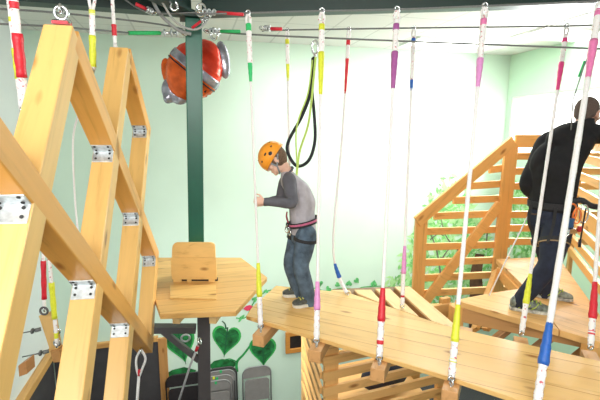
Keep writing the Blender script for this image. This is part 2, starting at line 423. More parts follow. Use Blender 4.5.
# painted trees behind the tower
M['fol_a'] = plain('painted_foliage_light', (.44,.76,.34), .8, noise=.3, scale=5)
M['fol_b'] = plain('painted_foliage_mid', (.22,.60,.18), .8, noise=.4, scale=5)
M['branch'] = plain('painted_branch', (.17,.15,.13), .8, noise=.3, scale=8)
M['trunk'] = plain('painted_trunk', (.13,.06,.035), .8, noise=.5, scale=8)
tm = thing('tree_mural', 'painted mural of pale green leafy trees on the mint wall behind the slatted tower', 'mural', onwall(450, 300))
def onright(x, y, off=0.004):
    r = ray(x, y); t = (BR - E1*off - CAM).dot(E1)/r.dot(E1); return CAM + r*t
def foliage_side(mat, n, off, seed, size):
    rnd = random.Random(seed); mb = MB()
    for k in range(n):
        x = 513 + 24*rnd.random()**1.3; y = rnd.uniform(178 + (x - 513)*1.2, 285); a = rnd.uniform(0, PI); s = rnd.uniform(.5, 1)*size
        c = onright(x, y, off); u = E2*math.cos(a) + Z*math.sin(a); v = -E2*math.sin(a) + Z*math.cos(a)
        mb.add([c - u*s, c + v*s*.38, c + u*s, c - v*s*.38], [(0,1,2,3)])
    tag(mb.build('foliage', mat, tm), kind='stuff')
def foliage(name, mat, n, off, seed, size):
    rnd = random.Random(seed); mb = MB()
    k = 0
    while k < n:
        x = rnd.uniform(382, 499); y = rnd.uniform(172, 312)
        top = 300 - 125*math.exp(-((x - 452)/48)**2)
        if y < top + rnd.uniform(-8, 22): continue
        a = rnd.uniform(0, PI); s = rnd.uniform(.5, 1)*size
        c = onwall(x, y, off + rnd.uniform(0, .001)); u = E1*math.cos(a) + Z*math.sin(a); v = -E1*math.sin(a) + Z*math.cos(a)
        mb.add([c - u*s, c + v*s*.38, c + u*s, c - v*s*.38], [(0,1,2,3)]); k += 1
    tag(mb.build(name, mat, tm), kind='stuff')
foliage('foliage', M['fol_a'], 900, .004, 3, .11)
foliage('foliage', M['fol_b'], 620, .0065, 5, .08)
foliage_side(M['fol_a'], 260, .004, 11, .10); foliage_side(M['fol_b'], 130, .0065, 12, .07)
for pts, wd in (([(444,300),(440,270),(436,248),(428,228)], (3, 1)), ([(440,262),(452,246),(470,240)], (2, 1)), ([(470,262),(458,250),(446,236),(440,214)], (2.4, .8)),
                ([(486,250),(488,226),(492,206)], (2.4, 1)), ([(428,266),(440,258),(450,260)], (1.6, .8)), ([(430,240),(438,234),(444,236)], (1.6,.8)), ([(502,250),(498,230),(506,214)], (2,1))):
    strip('branch', pts, wd, M['branch'], tm, .009)
strip('trunk', [(477,330),(477,300),(476,275),(480,254)], (24, 13), M['trunk'], tm, .01)

# framed picture low on the wall
fp = thing('framed_picture', 'small wooden framed dark picture on the mint wall, left of the slatted tower', 'picture frame', onwall(299, 353))
a, b, c, d = onwall(285,332,0), onwall(313,332,0), onwall(313,353,0), onwall(285,353,0)
fm = wood('orange_frame_wood', (.62,.27,.06), E1, dark=.7)
mb = MB(); k = .075
hw = (b - a).dot(E1)/2; hz = (a.z - d.z)/2; cen = (a + c)/2; cen.z = (a.z + d.z)/2
for s in (-1, 1):
    mb.box(cen - E2*.022 + E1*s*(hw - k/2), E1*k/2, E2*.02, Z*hz); mb.box(cen - E2*.022 + Z*s*(hz - k/2), E1*(hw - k), E2*.02, Z*k/2)
mb.build('frame', fm, fp, bevel=.006)
MB().box(cen - E2*.008, E1*(hw - k), E2*.006, Z*(hz - k)).build('picture', plain('dark_picture', (.03,.022,.02), .3, noise=.4, scale=6), fp)

# ------------------------------------------------------------------ folding chairs
def folding_chair(c, wid, hgt, mats, lab, tags=()):
    """folded flat, standing upright; c = foot centre"""
    t = thing('folding_chair', lab, 'chair', c, 'folded chairs against the wall')
    mf, mp = mats
    hw = wid/2; pts = []
    base = V(c); r = .012
    path = [base + E1*(-hw) + Z*.01, base + E1*(-hw) + Z*(hgt-.16)]
    for i in range(9):
        q = PI - PI/2*i/8; path.append(base + E1*(-hw + .13 + .13*math.cos(q)) + Z*(hgt - .13 + .13*math.sin(q) - r))
    for i in range(9):
        q = PI/2 - PI/2*i/8; path.append(base + E1*(hw - .13 + .13*math.cos(q)) + Z*(hgt - .13 + .13*math.sin(q) - r))
    path += [base + E1*hw + Z*(hgt-.16), base + E1*hw + Z*.01]
    MB().tube(path, r, 8).build('frame', mf, t, smooth=True)
    def plate(z0, z1, ww, top_r, bulge):
        poly = []
        for sx, a0 in ((1, 0), (-1, PI/2)):
            for i in range(7):
                q = a0 + PI/2*i/6; poly.append(base + E1*(sx*(ww/2 - top_r) + top_r*math.cos(q)) + Z*(z1 - top_r + top_r*math.sin(q)))
        poly += [base - E1*ww/2 + Z*z0, base + E1*ww/2 + Z*z0]
        return MB().prism([p - E2*bulge for p in poly], E2*.012)
    plate(hgt*.775, hgt - .022, wid - .02, .115, .006).build('backrest', mp, t, bevel=.003)
    plate(hgt*.30, hgt*.745, wid - .06, .06, .010).build('seat', mp, t, bevel=.003)
    for s in (-1, 1):
        MB().tube([base + E1*s*(hw - .03) + Z*.01 + E2*.012, base + E1*s*(hw - .035) + Z*hgt*.5 + E2*.012], .010, 8).build('leg', mf, t, smooth=True)
    MB().tube([base - E1*(hw - .03) + Z*.1 + E2*.012, base + E1*(hw - .03) + Z*.1 + E2*.012], .008, 8).build('stretcher', mf, t, smooth=True)
    for x, z, col in tags:
        MB().box(base + E1*x + Z*(hgt + z) - E2*.012, E1*.016, E2*.003, Z*.022).build('tape_tag', TAPE[col], t)
GR = (plain('grey_chair_tube', (.25,.25,.25), .4, .3), plain('grey_chair_plate', (.27,.26,.25), .45, .1, noise=.1, scale=12))
BK = (plain('black_chair_tube', (.02,.018,.02), .35, .4), plain('black_chair_plate', (.028,.024,.026), .45, .1, noise=.2, scale=12))
DK = (plain('dark_grey_chair_tube', (.07,.07,.07), .35, .5), plain('dark_grey_chair_plate', (.10,.10,.10), .45, .2, noise=.1, scale=12))
def chairpos(x, k): p = onwall(x, 380, .07 + .055*k); p.z = FZ; return p
def chtop(x, y, k):
    r = ray(x, y); t = (P0 - E2*(.07 + .055*k) - CAM).dot(E2)/r.dot(E2); return (CAM + r*t).z - FZ
folding_chair(chairpos(257, 1), .46, chtop(257, 366, 1), GR, 'grey folded metal chair standing alone under the rightmost heart leaf')
folding_chair(chairpos(186, 1), .60, chtop(186, 373, 1), BK, 'black folded chair behind the grey steel column')
stk = [(222, 367, DK, 'dark folded chair at the back of the four chair stack', ()), (221, 370, GR, 'grey folded chair second from the back of the stack', ((.0, -.02, 'green'), )),
       (219, 375, GR, 'grey folded chair third from the back of the stack', ((-.08, -.03, 'yellow'), (-.03, -.05, 'green'))), (217, 380, GR, 'grey folded chair at the front of the stack', ((-.02, -.04, 'green'), ))]
for k, (x, y, mt, lab, tg) in enumerate(stk): folding_chair(chairpos(x, k), .47 - .015*k, chtop(x, y, k), mt, lab, tg)

# ================================================================== steel frame
DZ = 2.8                                      # level of all walking surfaces
ct = at(193.6, 32, 4.0); cb = at(196.3, 246, 4.0)
cdir = (cb - ct).normalized()
def col_at(z): return ct + cdir*((z - ct.z)/cdir.z)
sc = thing('steel_column', 'square steel column, green above the wooden deck and grey below it', 'column', col_at(FZ))
MB().beam(col_at(5.2), col_at(DZ - .02), .145, .145, E1).build('upper_shaft', M['green_steel'], sc, bevel=.008)
lsx = V((.065, 0, 0))
MB().beam(col_at(DZ - .06) + lsx, col_at(FZ) + lsx, .125, .125, E1).build('lower_shaft', M['grey_steel'], sc, bevel=.008)
top = col_at(5.27)
MB().box(col_at(5.215), E1*.12, E2*.12, Z*.012).build('top_plate', M['dark_green'], sc)
MB().box(col_at(FZ + .01) + lsx, E1*.15, E2*.15, Z*.01).build('base_plate', M['grey_steel'], sc)
ca = at(196, 328.5, 3.97)
MB().beam(ca, at(150, 328.5, 3.90), .10, .07, E2).build('support_arm', M['grey_steel'], sc, bevel=.005)
MB().beam(at(163, 331, 3.92), at(199, 360, 3.97), .06, .055, E2).build('brace', M['grey_steel'], sc, bevel=.005)
cl = at(185.5, 338, 3.78)
MB().torus(cl, E2, .035, .010, sx=1.1).build('clamp', M['galv'], sc, smooth=True)
def hbeam(name, a, b, lab, w=.15, h=.145):
    a, b = V(a), V(b); t = (b - a).normalized(); s = t.cross(Z).normalized()
    th = thing(name, lab, 'beam', (a + b)/2 - Z*h/2, 'green steel roof beams')
    MB().beam(a + Z*(h/2 - .012), b + Z*(h/2 - .012), w, .024, s).build('top_flange', M['dark_green'], th)
    MB().beam(a - Z*(h/2 - .012), b - Z*(h/2 - .012), w, .024, s).build('bottom_flange', M['dark_green'], th)
    MB().beam(a, b, w*.5, h - .046, s).build('web', M['dark_green'], th)
top = col_at(5.30)
rb = at(600, 8, 3.66)
rd = (V((rb.x, rb.y, 5.30)) - top).normalized()
hbeam('steel_beam', top + rd*.09, top + rd*5.4, 'long dark green steel beam crossing above the rope bridge')
lb = onz(20, -6, 5.30); ld = (lb - top).normalized()
hbeam('steel_beam', top + ld*.09, top + ld*2.2, 'dark green steel beam running from the column above the timber trellis')
fb = onz(165, -6, 5.30); fd = (fb - top).normalized()
hbeam('steel_beam', top + fd*.09, top + fd*3.2, 'dark green steel beam running from the column towards the viewer overhead')

# ------------------------------------------------------------------ round deck about the column
dk = thing('wooden_deck', 'pine board deck around the green steel column', 'platform', (col_at(DZ).x, col_at(DZ).y, 2.6))
poly = [onz(x, y, DZ) for x, y in ((267,277), (236,311), (160,314), (152,290), (142,274), (150,257.5), (241,257.5))]
MB().prism(poly, -Z*.045).build('deck_boards', M['deck'], dk, bevel=.004)
for x in (175, 212):
    p = onz(x, 304, DZ); p.z = 2.755
    q = p + V((.06, .55, 0))
    MB().beam(p - Z*.065, q - Z*.065, .06, .13, E1).build('joist', M['panelv'], dk, bevel=.003)
p = col_at(2.55) - V((0,.11,0))
MB().box(p, E1*.06, E2*.025, Z*.13).build('spacer', tw, dk)
# guard boards in front of the column
gp = thing('guard_board', 'pine guard panel with rounded top and slotted foot, before the green column', 'wooden panel', onz(193, 284, DZ))
D = 3.80
def gpt(x, y, d=D): return at(x, y, d)
up = [gpt(171.5, 259)] + [gpt(172 + 5*(1 - math.cos(q)), 248.5 - 6*math.sin(q)) for q in (0, .5, 1.0, 1.57)] + [gpt(215 - 4*(1 - math.cos(q)), 247 - 4.5*math.sin(q)) for q in (1.57, 1.0, .5, 0)] + [gpt(215.5, 259)]
MB().prism(up, V((0,.022,0))).build('upper_board', M['panel'], gp, bevel=.003)
zlo = .022
a = [gpt(170.5, 258, D - .014), gpt(216, 258, D - .014)]
lo = [a[0], a[1], V((a[1].x, a[1].y, DZ + .028)), V((a[0].x, a[0].y, DZ + .028))]
MB().prism(lo, V((0,.022,0))).build('lower_board', M['panel'], gp, bevel=.003)
for x0, x1 in ((171, 179), (185, 189), (207, 213)):
    q0 = onz(x0, 285, DZ); q1 = onz(x1, 285, DZ)
    MB().box(V(((q0.x + q1.x)/2, D, DZ + .014)), V(((q1.x - q0.x)/2, 0, 0)), V((0,.012,0)), Z*.014).build('foot', M['panel'], gp)
MB().box(V(((a[0].x+a[1].x)/2, D + .035, DZ + .014)), V(((a[1].x-a[0].x)/2, 0, 0)), V((0,.01,0)), Z*.014).build('slot', M['dark_metal'], gp)
fbp = [onz(170, 286, DZ), onz(216, 286, DZ), onz(216.5, 300, DZ), onz(170, 299, DZ)]
MB().prism(fbp, Z*.012).build('foot_board', M['panel'], gp, bevel=.003)

# ------------------------------------------------------------------ foil balloon behind the column
M['foil_orange'] = plain('orange_foil', (.80,.13,.02), .22, .35, noise=.45, scale=9, bump=.5)
M['foil_silver'] = plain('silver_foil', (.42,.42,.50), .25, .6, noise=.4, scale=14, bump=.5)
M['foil_black'] = plain('black_foil', (.02,.02,.025), .25, .2, noise=.2)
M['foil_red'] = plain('red_orange_foil', (.75,.05,.02), .2, .3, noise=.4, scale=8, bump=.4)
fbz = thing('hanging_balloon', 'puffy orange and silver foil balloon hanging behind the green column', 'balloon', at(195, 104, 4.42))
b0, b1 = at(176, 95, 4.42), at(214, 43, 4.42)
ax = (b1 - b0).normalized(); sidev = ax.cross(V((0,1,0))).normalized(); dep = V((0,1,0))
def prof(t): return .285*(math.sin(PI*min(1, max(0, t*.94 + .05)))**.62)
def shell(t0, t1, ex, n=10, wob=0.0):
    rings = []
    for i in range(n + 1):
        t = t0 + (t1 - t0)*i/n; c = lerp(b0, b1, t); r = prof(t) + ex + wob*math.sin(i*2.6)
        rings.append((c, sidev*r, dep*r*.6))
    return MB().loft(rings)
shell(0, .48, 0, 14, .006).build('lower_body', M['foil_orange'], fbz, smooth=True)
shell(.44, 1, 0, 14, .006).build('upper_body', M['foil_red'], fbz, smooth=True)
shell(.45, .58, .008, 6).build('silver_band', M['foil_silver'], fbz, smooth=True)
shell(.405, .425, .010, 3).build('black_seam', M['foil_black'], fbz, smooth=True)
mb = MB()
for i, (x, y, rx, ry) in enumerate(((171, 90, .10, .13), (180, 98, .09, .07), (168, 98, .05, .06))): mb.ell(at(x, y, 4.42), V((rx,0,0)), V((0,.05,0)), V((0,0,ry)))
mb.build('tail_fin', M['foil_silver'], fbz, smooth=True, voxel=.012, relax=3)
MB().ell(at(223, 60, 4.46), V((.06,0,.05)), V((0,.04,0)), V((-.04,0,.18))).build('side_fin', M['foil_silver'], fbz, smooth=True)
MB().ell(at(169, 74, 4.46), V((.06,0,.05)), V((0,.04,0)), V((-.05,0,.15))).build('side_fin', M['foil_orange'], fbz, smooth=True)
MB().ell(at(205, 90, 4.36), V((.03,0,0)), V((0,.03,0)), V((0,0,.03))).build('valve', M['foil_black'], fbz, smooth=True)
# ================================================================== plank bridge
BD = V((.90, -.44, 0)).normalized()            # along the bridge
BX = V((.38, .925, 0)).normalized()            # across, away from the viewer
M['bridge'] = wood('pine_bridge_boards', (.90,.60,.24), BD, (V((.44,.90,0)), .17, 1), dark=.78, rough=.25)
br = thing('hanging_bridge', 'long pine plank bridge hung from white ropes that the boy stands on', 'bridge', onz(400, 345, 2.66))
poly = [onz(x, y, DZ) for x, y in ((246,316), (252,307), (276,285.5), (350,293), (440,324), (600,361), (700,386), (700,442), (600,425), (520,400), (450,377))]
MB().prism(poly, -Z*.030).build('deck_boards', M['bridge'], br, bevel=.004)
M['block'] = wood('cross_beam_wood', (.66,.36,.15), BX, dark=.75)
nearE = [(265.5,327), (320,341), (382,358), (453,378.5), (534,403)]
farE = [(292,298.5), (346,298), (402,311), (466,329), (521,339), (590,353)]
def eye_bolt(p, parent, r=.017, nrm=None):
    mb = MB(); mb.torus(p + Z*(r + .006), nrm or E1, r, .0055, 14, 6); mb.tube([p - Z*.03, p + Z*.01], .006, 6)
    return mb.build('eye_bolt', M['galv'], parent, smooth=True)
zb = DZ - .031
ropeN, ropeF = [], []
pairs = [(0,0), (1,1), (2,2), (3,3), (4,4)]
for i, j in pairs:
    p = onz(*nearE[i], zb); q = onz(*farE[j], zb)
    d = (q - p).normalized()
    cbm = MB().beam(p - d*.135 - Z*.045, q + d*.04 - Z*.045, .088, .086, d.cross(Z)).build('cross_beam', M['block'], br, bevel=.004)
    e0 = p - d*.085; e1 = q
    eye_bolt(e0, cbm); ropeN.append(e0 + Z*.035)
q = onz(*farE[5], zb); p = q - BX*.75
cbm = MB().beam(p - Z*.045, q + BX*.04 - Z*.045, .088, .086, E1).build('cross_beam', M['block'], br, bevel=.004)

# ------------------------------------------------------------------ support cables
def cable(pts, r, lab, mat=None, n=8, grp=None, nm='steel_cable', cat='cable'):
    o = MB().tube(smoothpath(pts, 5) if len(pts) > 2 else pts, r, n).build(nm, mat or M['cable'], smooth=True)
    return tag(o, lab, cat, grp)
ZC = 5.08
ntop = [(248,13), (322,11), (397,9.5), (485,6), (600,1)]
ftop = [(287,30), (349,29), (414,28), (567,26), (612,24)]
def cz(px, z): return onz(*px, z)
Nt = [cz(p, ZC) for p in ntop]; Ft = [cz(p, ZC) for p in ftop]
c0 = col_at(5.1) + V((.1,-.12,0))
ext = Nt[-1] + (Nt[-1] - Nt[-2])*.8
cable([onz(196, 14, ZC)] + Nt + [ext], .007, 'upper steel cable in front of the long green beam, carrying the front row of ropes')
cable([onz(262, 31, ZC)] + Ft + [Ft[-1] + (Ft[-1] - Ft[-2])*.8], .007, 'middle steel cable behind the long green beam, carrying the back row of ropes')
ZB = 4.95
lc = [at(205, 31, 3.95), at(250, 34.5, 3.7), at(315, 37.5, 3.5), at(400, 41, 3.45), at(500, 45, 3.4), at(592, 48.5, 3.3), at(660, 52, 3.2)]
cable(lc, .007, 'lowest steel cable, the one the lanyard carabiner hangs on')

# ------------------------------------------------------------------ hanging ropes
def hrope(topp, botp, bands, lab, grp, rs=1.0, mid=None, loop=True, thin=1.0):
    """bands = [(t0, t1, colour, radius factor)] ; t runs from the top (0) to the bottom (1)"""
    topp, botp = V(topp), V(botp)
    t = thing('hanging_rope', lab, 'rope', botp, grp)
    ctl = [topp] + ([V(m) for m in mid] if mid else []) + [botp]
    path = smoothpath(ctl, 24) if mid else [lerp(topp, botp, k/40) for k in range(41)]
    ln = [0]
    for a, b in zip(path, path[1:]): ln.append(ln[-1] + (b - a).length)
    def P(u):
        L = max(0, min(1, u))*ln[-1]
        for i in range(1, len(ln)):
            if ln[i] >= L:
                return lerp(path[i-1], path[i], (L - ln[i-1])/max(1e-9, ln[i] - ln[i-1]))
        return path[-1]
    def seg(u0, u1, n): return [P(u0 + (u1 - u0)*k/n) for k in range(n + 1)]
    first = next((b for b in bands if b[1] - b[0] > .05), bands[0]); last = [b for b in bands if b[1] - b[0] > .05][-1]
    rr = .0195*rs; rm = .0125*rs*thin
    # plain middle
    MB().tube(seg(first[1] - .02, last[0] + .02, 24), [rm*(1 + .06*math.sin(k*2.1)) for k in range(25)], 8).build('cord', ROPE, t, smooth=True)
    # spliced ends
    def lumpy(u0, u1, r, n=14, amp=.10): return MB().tube(seg(u0, u1, n), [r*(1 + amp*math.sin(k*1.9 + u0*40)) for k in range(n + 1)], 9)
    lumpy(.035, first[0] + .01, rr).build('splice', SPLICE, t, smooth=True)
    if last[1] < .97: lumpy(last[1] - .01, .992, rr*.95).build('splice', SPLICE, t, smooth=True)
    for b in bands:
        f = b[3] if len(b) > 3 else 1.08
        small = b[1] - b[0] < .05
        n = 3 if small else 10
        taper = 0 if small else .42
        up = b is first
        mb = MB().tube(seg(b[0], b[1], n), [rr*f*(1 - taper*((k/n) if up else (1 - k/n))**1.5)*(1 + (.0 if small else .07*math.sin(k*2.3))) for k in range(n + 1)], 9)
        mb.build('tape_band' if small else 'tape_sleeve', TAPE[b[2]], t, smooth=True)
    # loop and shackle at the top, thimble at the bottom
    if loop:
        a = P(0); b = P(.05)
        sx = .016*rs
        for s in (-1, 1):
            MB().tube(smoothpath([a + V((s*.004,0,-.01)), lerp(a, b, .4) + V((s*sx,0,0)), lerp(a, b, 1.0) + V((s*sx*.5,0,0))], 4), .0095*rs, 7).build('loop_strand', SPLICE, t, smooth=True)
        MB().torus(a + Z*.002, V((.2,1,0)), .017*rs, .0055, 14, 6).build('shackle', M['chrome'], t, smooth=True)
    MB().torus(botp + Z*.012, E2, .018*rs, .006, 14, 6).build('thimble', M['chrome'], t, smooth=True)
    return t
GN, GF = 'front row of bridge ropes', 'back row of bridge ropes'
rN = [1.0, 1.08, 1.1, 1.1, 1.15]
hrope(Nt[0], ropeN[0], [(.035,.06,'green'), (.155,.225,'green',.95), (.80,.905,'yellow')], 'white bridge rope with green tape at the top, held by the boy', GN, rN[0], thin=.75)
hrope(Nt[1], ropeN[1], [(.045,.065,'yellow'), (.135,.27,'yellow',1.1), (.83,.91,'orchid',1.1)], 'white bridge rope with long yellow tape at the top, passing just right of the boy', GN, rN[1], thin=.8)
hrope(Nt[2], ropeN[2], [(.05,.07,'purple'), (.14,.255,'purple',1.2), (.82,.905,'red',1.2), (.952,.962,'red',1.05)], 'white bridge rope with purple tape above and red tape below', GN, rN[2], thin=.85)
hrope(Nt[3], ropeN[3], [(.045,.065,'pink'), (.17,.26,'orchid',1.1), (.83,.915,'yellow',1.1), (.952,.96,'yellow',1.0)], 'white bridge rope with pink tape above and yellow tape near the lower right plank edge', GN, rN[3])
hrope(Nt[4], ropeN[4], [(.03,.05,'pink'), (.125,.245,'pink',1.2), (.835,.92,'blue',1.25)], 'thick white rope with pink tape above and bright blue tape below, crossing the bent man', GN, rN[4], thin=1.2)
e = [onz(*p, zb) + Z*.03 for p in farE]
hrope(Ft[0], e[0], [(.035,.055,'yellow'), (.12,.20,'yellow',.95), (.90,.955,'yellow',.8)], 'thin white rope with yellow tape coming down directly behind the boy', GF, .85)
F2b = onz(347.5, 298, zb) + Z*.03
hrope(Ft[1], F2b, [(.04,.06,'red'), (.10,.25,'red',.95), (.865,.925,'blue',1.25)], 'slack white rope with red tape above and blue sleeve at its bent end', GF, .85,
      mid=[at(342, 140, 3.66), at(334, 225, 3.62), at(334, 258, 3.6), at(340, 279, 3.6)])
hrope(Ft[2], e[2], [(.04,.055,'blue'), (.185,.24,'blue',.95), (.79,.885,'orchid',1.15), (.955,.965,'red',.9)], 'thin white rope with blue tape above and pink tape below', GF, .9)
hrope(Ft[3], e[4], [(.05,.065,'magenta'), (.14,.245,'magenta',1.1), (.83,.915,'yellow',1.15)], "white rope with crimson tape above and yellow tape below, by the man's ankle", GF, 1.0)
hrope(Ft[4], e[5], [(.05,.065,'magenta'), (.14,.245,'magenta',1.1), (.83,.925,'red',1.25), (.955,.965,'red',1.0)], 'rope at the far right whose red tape sleeve stands over the deck edge', GF, 1.05)

# ------------------------------------------------------------------ lanyard loop
ly = thing('hanging_lanyard', "black and lime webbing lanyard looping down to the boy's back", 'lanyard', at(297, 172, 3.42))
k = at(315, 40, 3.5); bt = at(297, 171, 3.40)
mb = MB(); mb.torus(k - Z*.055 + V((0,0,0)), V((.4,1,0)), .052, .008, 18, 7, sx=.5); mb.tube([k - Z*.11, k - Z*.15], .010, 8); mb.build('carabiner', M['chrome'], ly, smooth=True)
webN = V((1,.5,0))
lw = lambda i: V((.55, -1, 0))
pts = smoothpath([at(314, 57, 3.5), at(311, 90, 3.48), at(302, 116, 3.46), at(289, 140, 3.44), at(288, 153, 3.42), at(297, 166, 3.40), at(309, 160, 3.42), at(315, 140, 3.46), at(314, 112, 3.48), at(312, 88, 3.49), at(313, 58, 3.5)], 6)
MB().tube(pts, .0135, 8).build('black_strap', plain('black_webbing', (.02,.022,.025), .8, noise=.2, scale=90), ly, smooth=True)
M['lime'] = plain('lime_webbing', (.52,.70,.16), .8, noise=.15, scale=90)
pts = smoothpath([at(315.5, 57, 3.48), at(312, 95, 3.46), at(308, 125, 3.44), at(300, 150, 3.40), at(297.5, 166, 3.38), at(296.5, 176, 3.37)], 6)
MB().tube(pts, .0095, 7).build('lime_strap', M['lime'], ly, smooth=True)
pts = smoothpath([at(312.5, 60, 3.47), at(308, 93, 3.45), at(299, 118, 3.43), at(296, 135, 3.42), at(297, 165, 3.38)], 6)
MB().tube(pts, .006, 6).build('lime_strap', M['lime'], ly, smooth=True)

# ================================================================== slatted tower on the right
TW = (.87, .47, .15)
tw_x = wood('tower_board_along', TW, (1,.05,0), dark=.72); tw_z = wood('tower_post_wood', TW, Z, dark=.72)
def board(mb, a, b, w, th, nrm):       # flat board: width in the panel, thickness along NRM
    return mb.beam(a, b, th, w, nrm)
A0 = at(421, 219, 4.45); B0 = at(511, 141, 4.72)
A0 = V((A0.x, A0.y, 0)); B0 = V((B0.x, B0.y, 0))
pd = (B0 - A0).normalized(); pn = pd.cross(Z)          # towards the viewer
if pn.y > 0: pn = -pn
def on_panel(x, y, off=0):            # photo position -> point on the plane of the left hand railing
    r = ray(x, y); t = (A0 + pn*off - CAM).dot(pn)/r.dot(pn); return CAM + r*t
rl = thing('slatted_railing', 'sloping slatted pine railing with a diagonal brace beside the stair, left of the bent man', 'railing', on_panel(424, 330))
MB().beam(on_panel(421.5, 216), V((A0.x, A0.y, FZ)), .14, .038, pd).build('post', tw_z, rl, bevel=.004)
MB().beam(on_panel(511.5, 143), on_panel(495, 303), .165, .038, pd).build('post', tw_z, rl, bevel=.004)
MB().beam(on_panel(417, 222, .04), on_panel(513.5, 141, .04), .038, .125, pn).build('top_rail', wood('tower_rail_wood', TW, B0 - A0 + Z, dark=.72), rl, bevel=.004)
MB().beam(on_panel(500, 204, .042), on_panel(424, 303, .042), .036, .115, pn).build('brace', wood('tower_brace_wood', TW, pd - Z*.6, dark=.72), rl, bevel=.004)
for yl, yr, xl in ((170, 167, 489), (186, 183, 470), (200.5, 198, 453), (216, 213, 434), (231.5, 229, 421), (247, 244, 421), (262.5, 259.5, 421), (278, 274, 421), (293, 289, 421), (308, 304, 421)):
    a, b = on_panel(xl, yl, -.04), on_panel(509, yr, -.04)
    MB().beam(a, b, .036, .078, pn).build('slat', tw_x, rl, bevel=.003)
# second railing: from the tall post towards the viewer on the right
C0 = V((B0.x + .10, B0.y + .02, 0)); C1 = V((2.36, 4.80, 0)); 
q0 = at(513, 141, 4.76); q1 = at(552, 141, 4.76); q2 = at(604, 150, 3.55)
def rail2(name_lab, P_, Q_, zs, wide=(), tops=True, ext=0.0):
    P_, Q_ = V((P_.x, P_.y, 0)), V((Q_.x, Q_.y, 0)); d = (Q_ - P_).normalized(); n = d.cross(Z)
    if n.dot(-P_) < 0: n = -n
    Q_ = Q_ + d*ext
    t = thing('slatted_railing', name_lab, 'railing', V((P_.x, P_.y, 2.5)))
    tm_ = wood('railing_board_wood', TW, d, dark=.72)
    MB().beam(P_ + Z*4.10 + n*.04, Q_ + Z*4.10 + n*.04, .036, .14, n).build('top_rail', tm_, t, bevel=.004)
    for i, z in enumerate(zs):
        MB().beam(P_ + Z*z - n*.0, Q_ + Z*z - n*.0, .036, .15 if i in wide else .078, n).build('slat', tm_, t, bevel=.003)
    return t, P_, Q_, d, n, tm_
zs = [3.93, 3.76, 3.59, 3.42, 3.26, 3.10, 2.94]
t1, P1_, Q1_, d1, n1, _ = rail2('far slatted railing panel seen past the left side of the bent man', q0, q1, zs, ext=.6)
t2, P2_, Q2_, d2, n2, _ = rail2('slatted railing panel on the far right behind the bent man, coming towards the viewer', at(572, 200, 4.70), at(612, 200, 3.35), [3.93, 3.74, 3.58, 3.36, 3.20, 3.04, 2.90], wide=(3,), ext=.5)
MB().beam(P2_ + Z*2.5 - n2*.04, P2_ + Z*4.16 - n2*.04, .12, .038, d2).build('post', tw_z, t2, bevel=.004)
MB().beam(Q2_ + Z*2.5 - n2*.04, Q2_ + Z*4.16 - n2*.04, .12, .038, d2).build('post', tw_z, t2, bevel=.004)

# landing under the man
M['landing'] = wood('pine_landing_boards', (.88,.53,.20), (.62,-.78,0), (V((.78,.62,0)), .135, 1), dark=.75)
ld_ = thing('tower_landing', 'pine board landing the bent man stands on', 'platform', onz(530, 300, 2.5))
P = lambda x, y: onz(x, y, DZ)
MB().prism([P(496,259), P(540,257), V((2.86,4.42,DZ)), V((2.21,2.78,DZ)), P(600,342), P(560,330), P(524,286)], -Z*.05).build('deck_boards', M['landing'], ld_, bevel=.003)
MB().prism([P(455,300), P(490,293), P(523.5,288), P(559,330)], -Z*.05).build('wedge_boards', wood('pine_wedge_boards', (.88,.54,.21), (.8,-.6,0), (V((.6,.8,0)), .15, 1), dark=.75), ld_, bevel=.003)
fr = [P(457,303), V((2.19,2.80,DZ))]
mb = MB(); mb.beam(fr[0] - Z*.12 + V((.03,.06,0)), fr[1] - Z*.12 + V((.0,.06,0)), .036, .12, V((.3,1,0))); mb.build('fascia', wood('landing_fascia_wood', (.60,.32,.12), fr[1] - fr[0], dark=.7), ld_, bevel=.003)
for a, b in (((459,305), .0), ((600,345), .0)):
    p = P(*a) + V((.02,.10,0)); MB().beam(p - Z*.05, V((p.x, p.y, FZ)), .09, .09, E1).build('leg', tw_z, ld_, bevel=.004)
for a, z0, b, z1 in (((497,262), 2.70, (478,285), 2.35), ((520,283), 2.70, (488,290), 2.42)):
    p = P(*a); q = P(*b); MB().beam(V((p.x, p.y, z0)), V((q.x, q.y, z1)), .09, .04, V((.3,1,0))).build('brace', tw_x, ld_, bevel=.003)
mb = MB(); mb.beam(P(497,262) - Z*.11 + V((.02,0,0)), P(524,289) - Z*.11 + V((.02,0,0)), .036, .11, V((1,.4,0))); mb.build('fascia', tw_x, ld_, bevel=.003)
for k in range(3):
    p = P(520 + k*38, 296 + k*11) - Z*.30; MB().beam(p + V((-.35,.0,-.25)), p + V((.30,.1,.24)), .09, .04, V((.2,1,0))).build('brace', wood('dark_brace_wood', (.45,.23,.09), (1,0,1), dark=.7), ld_, bevel=.003)

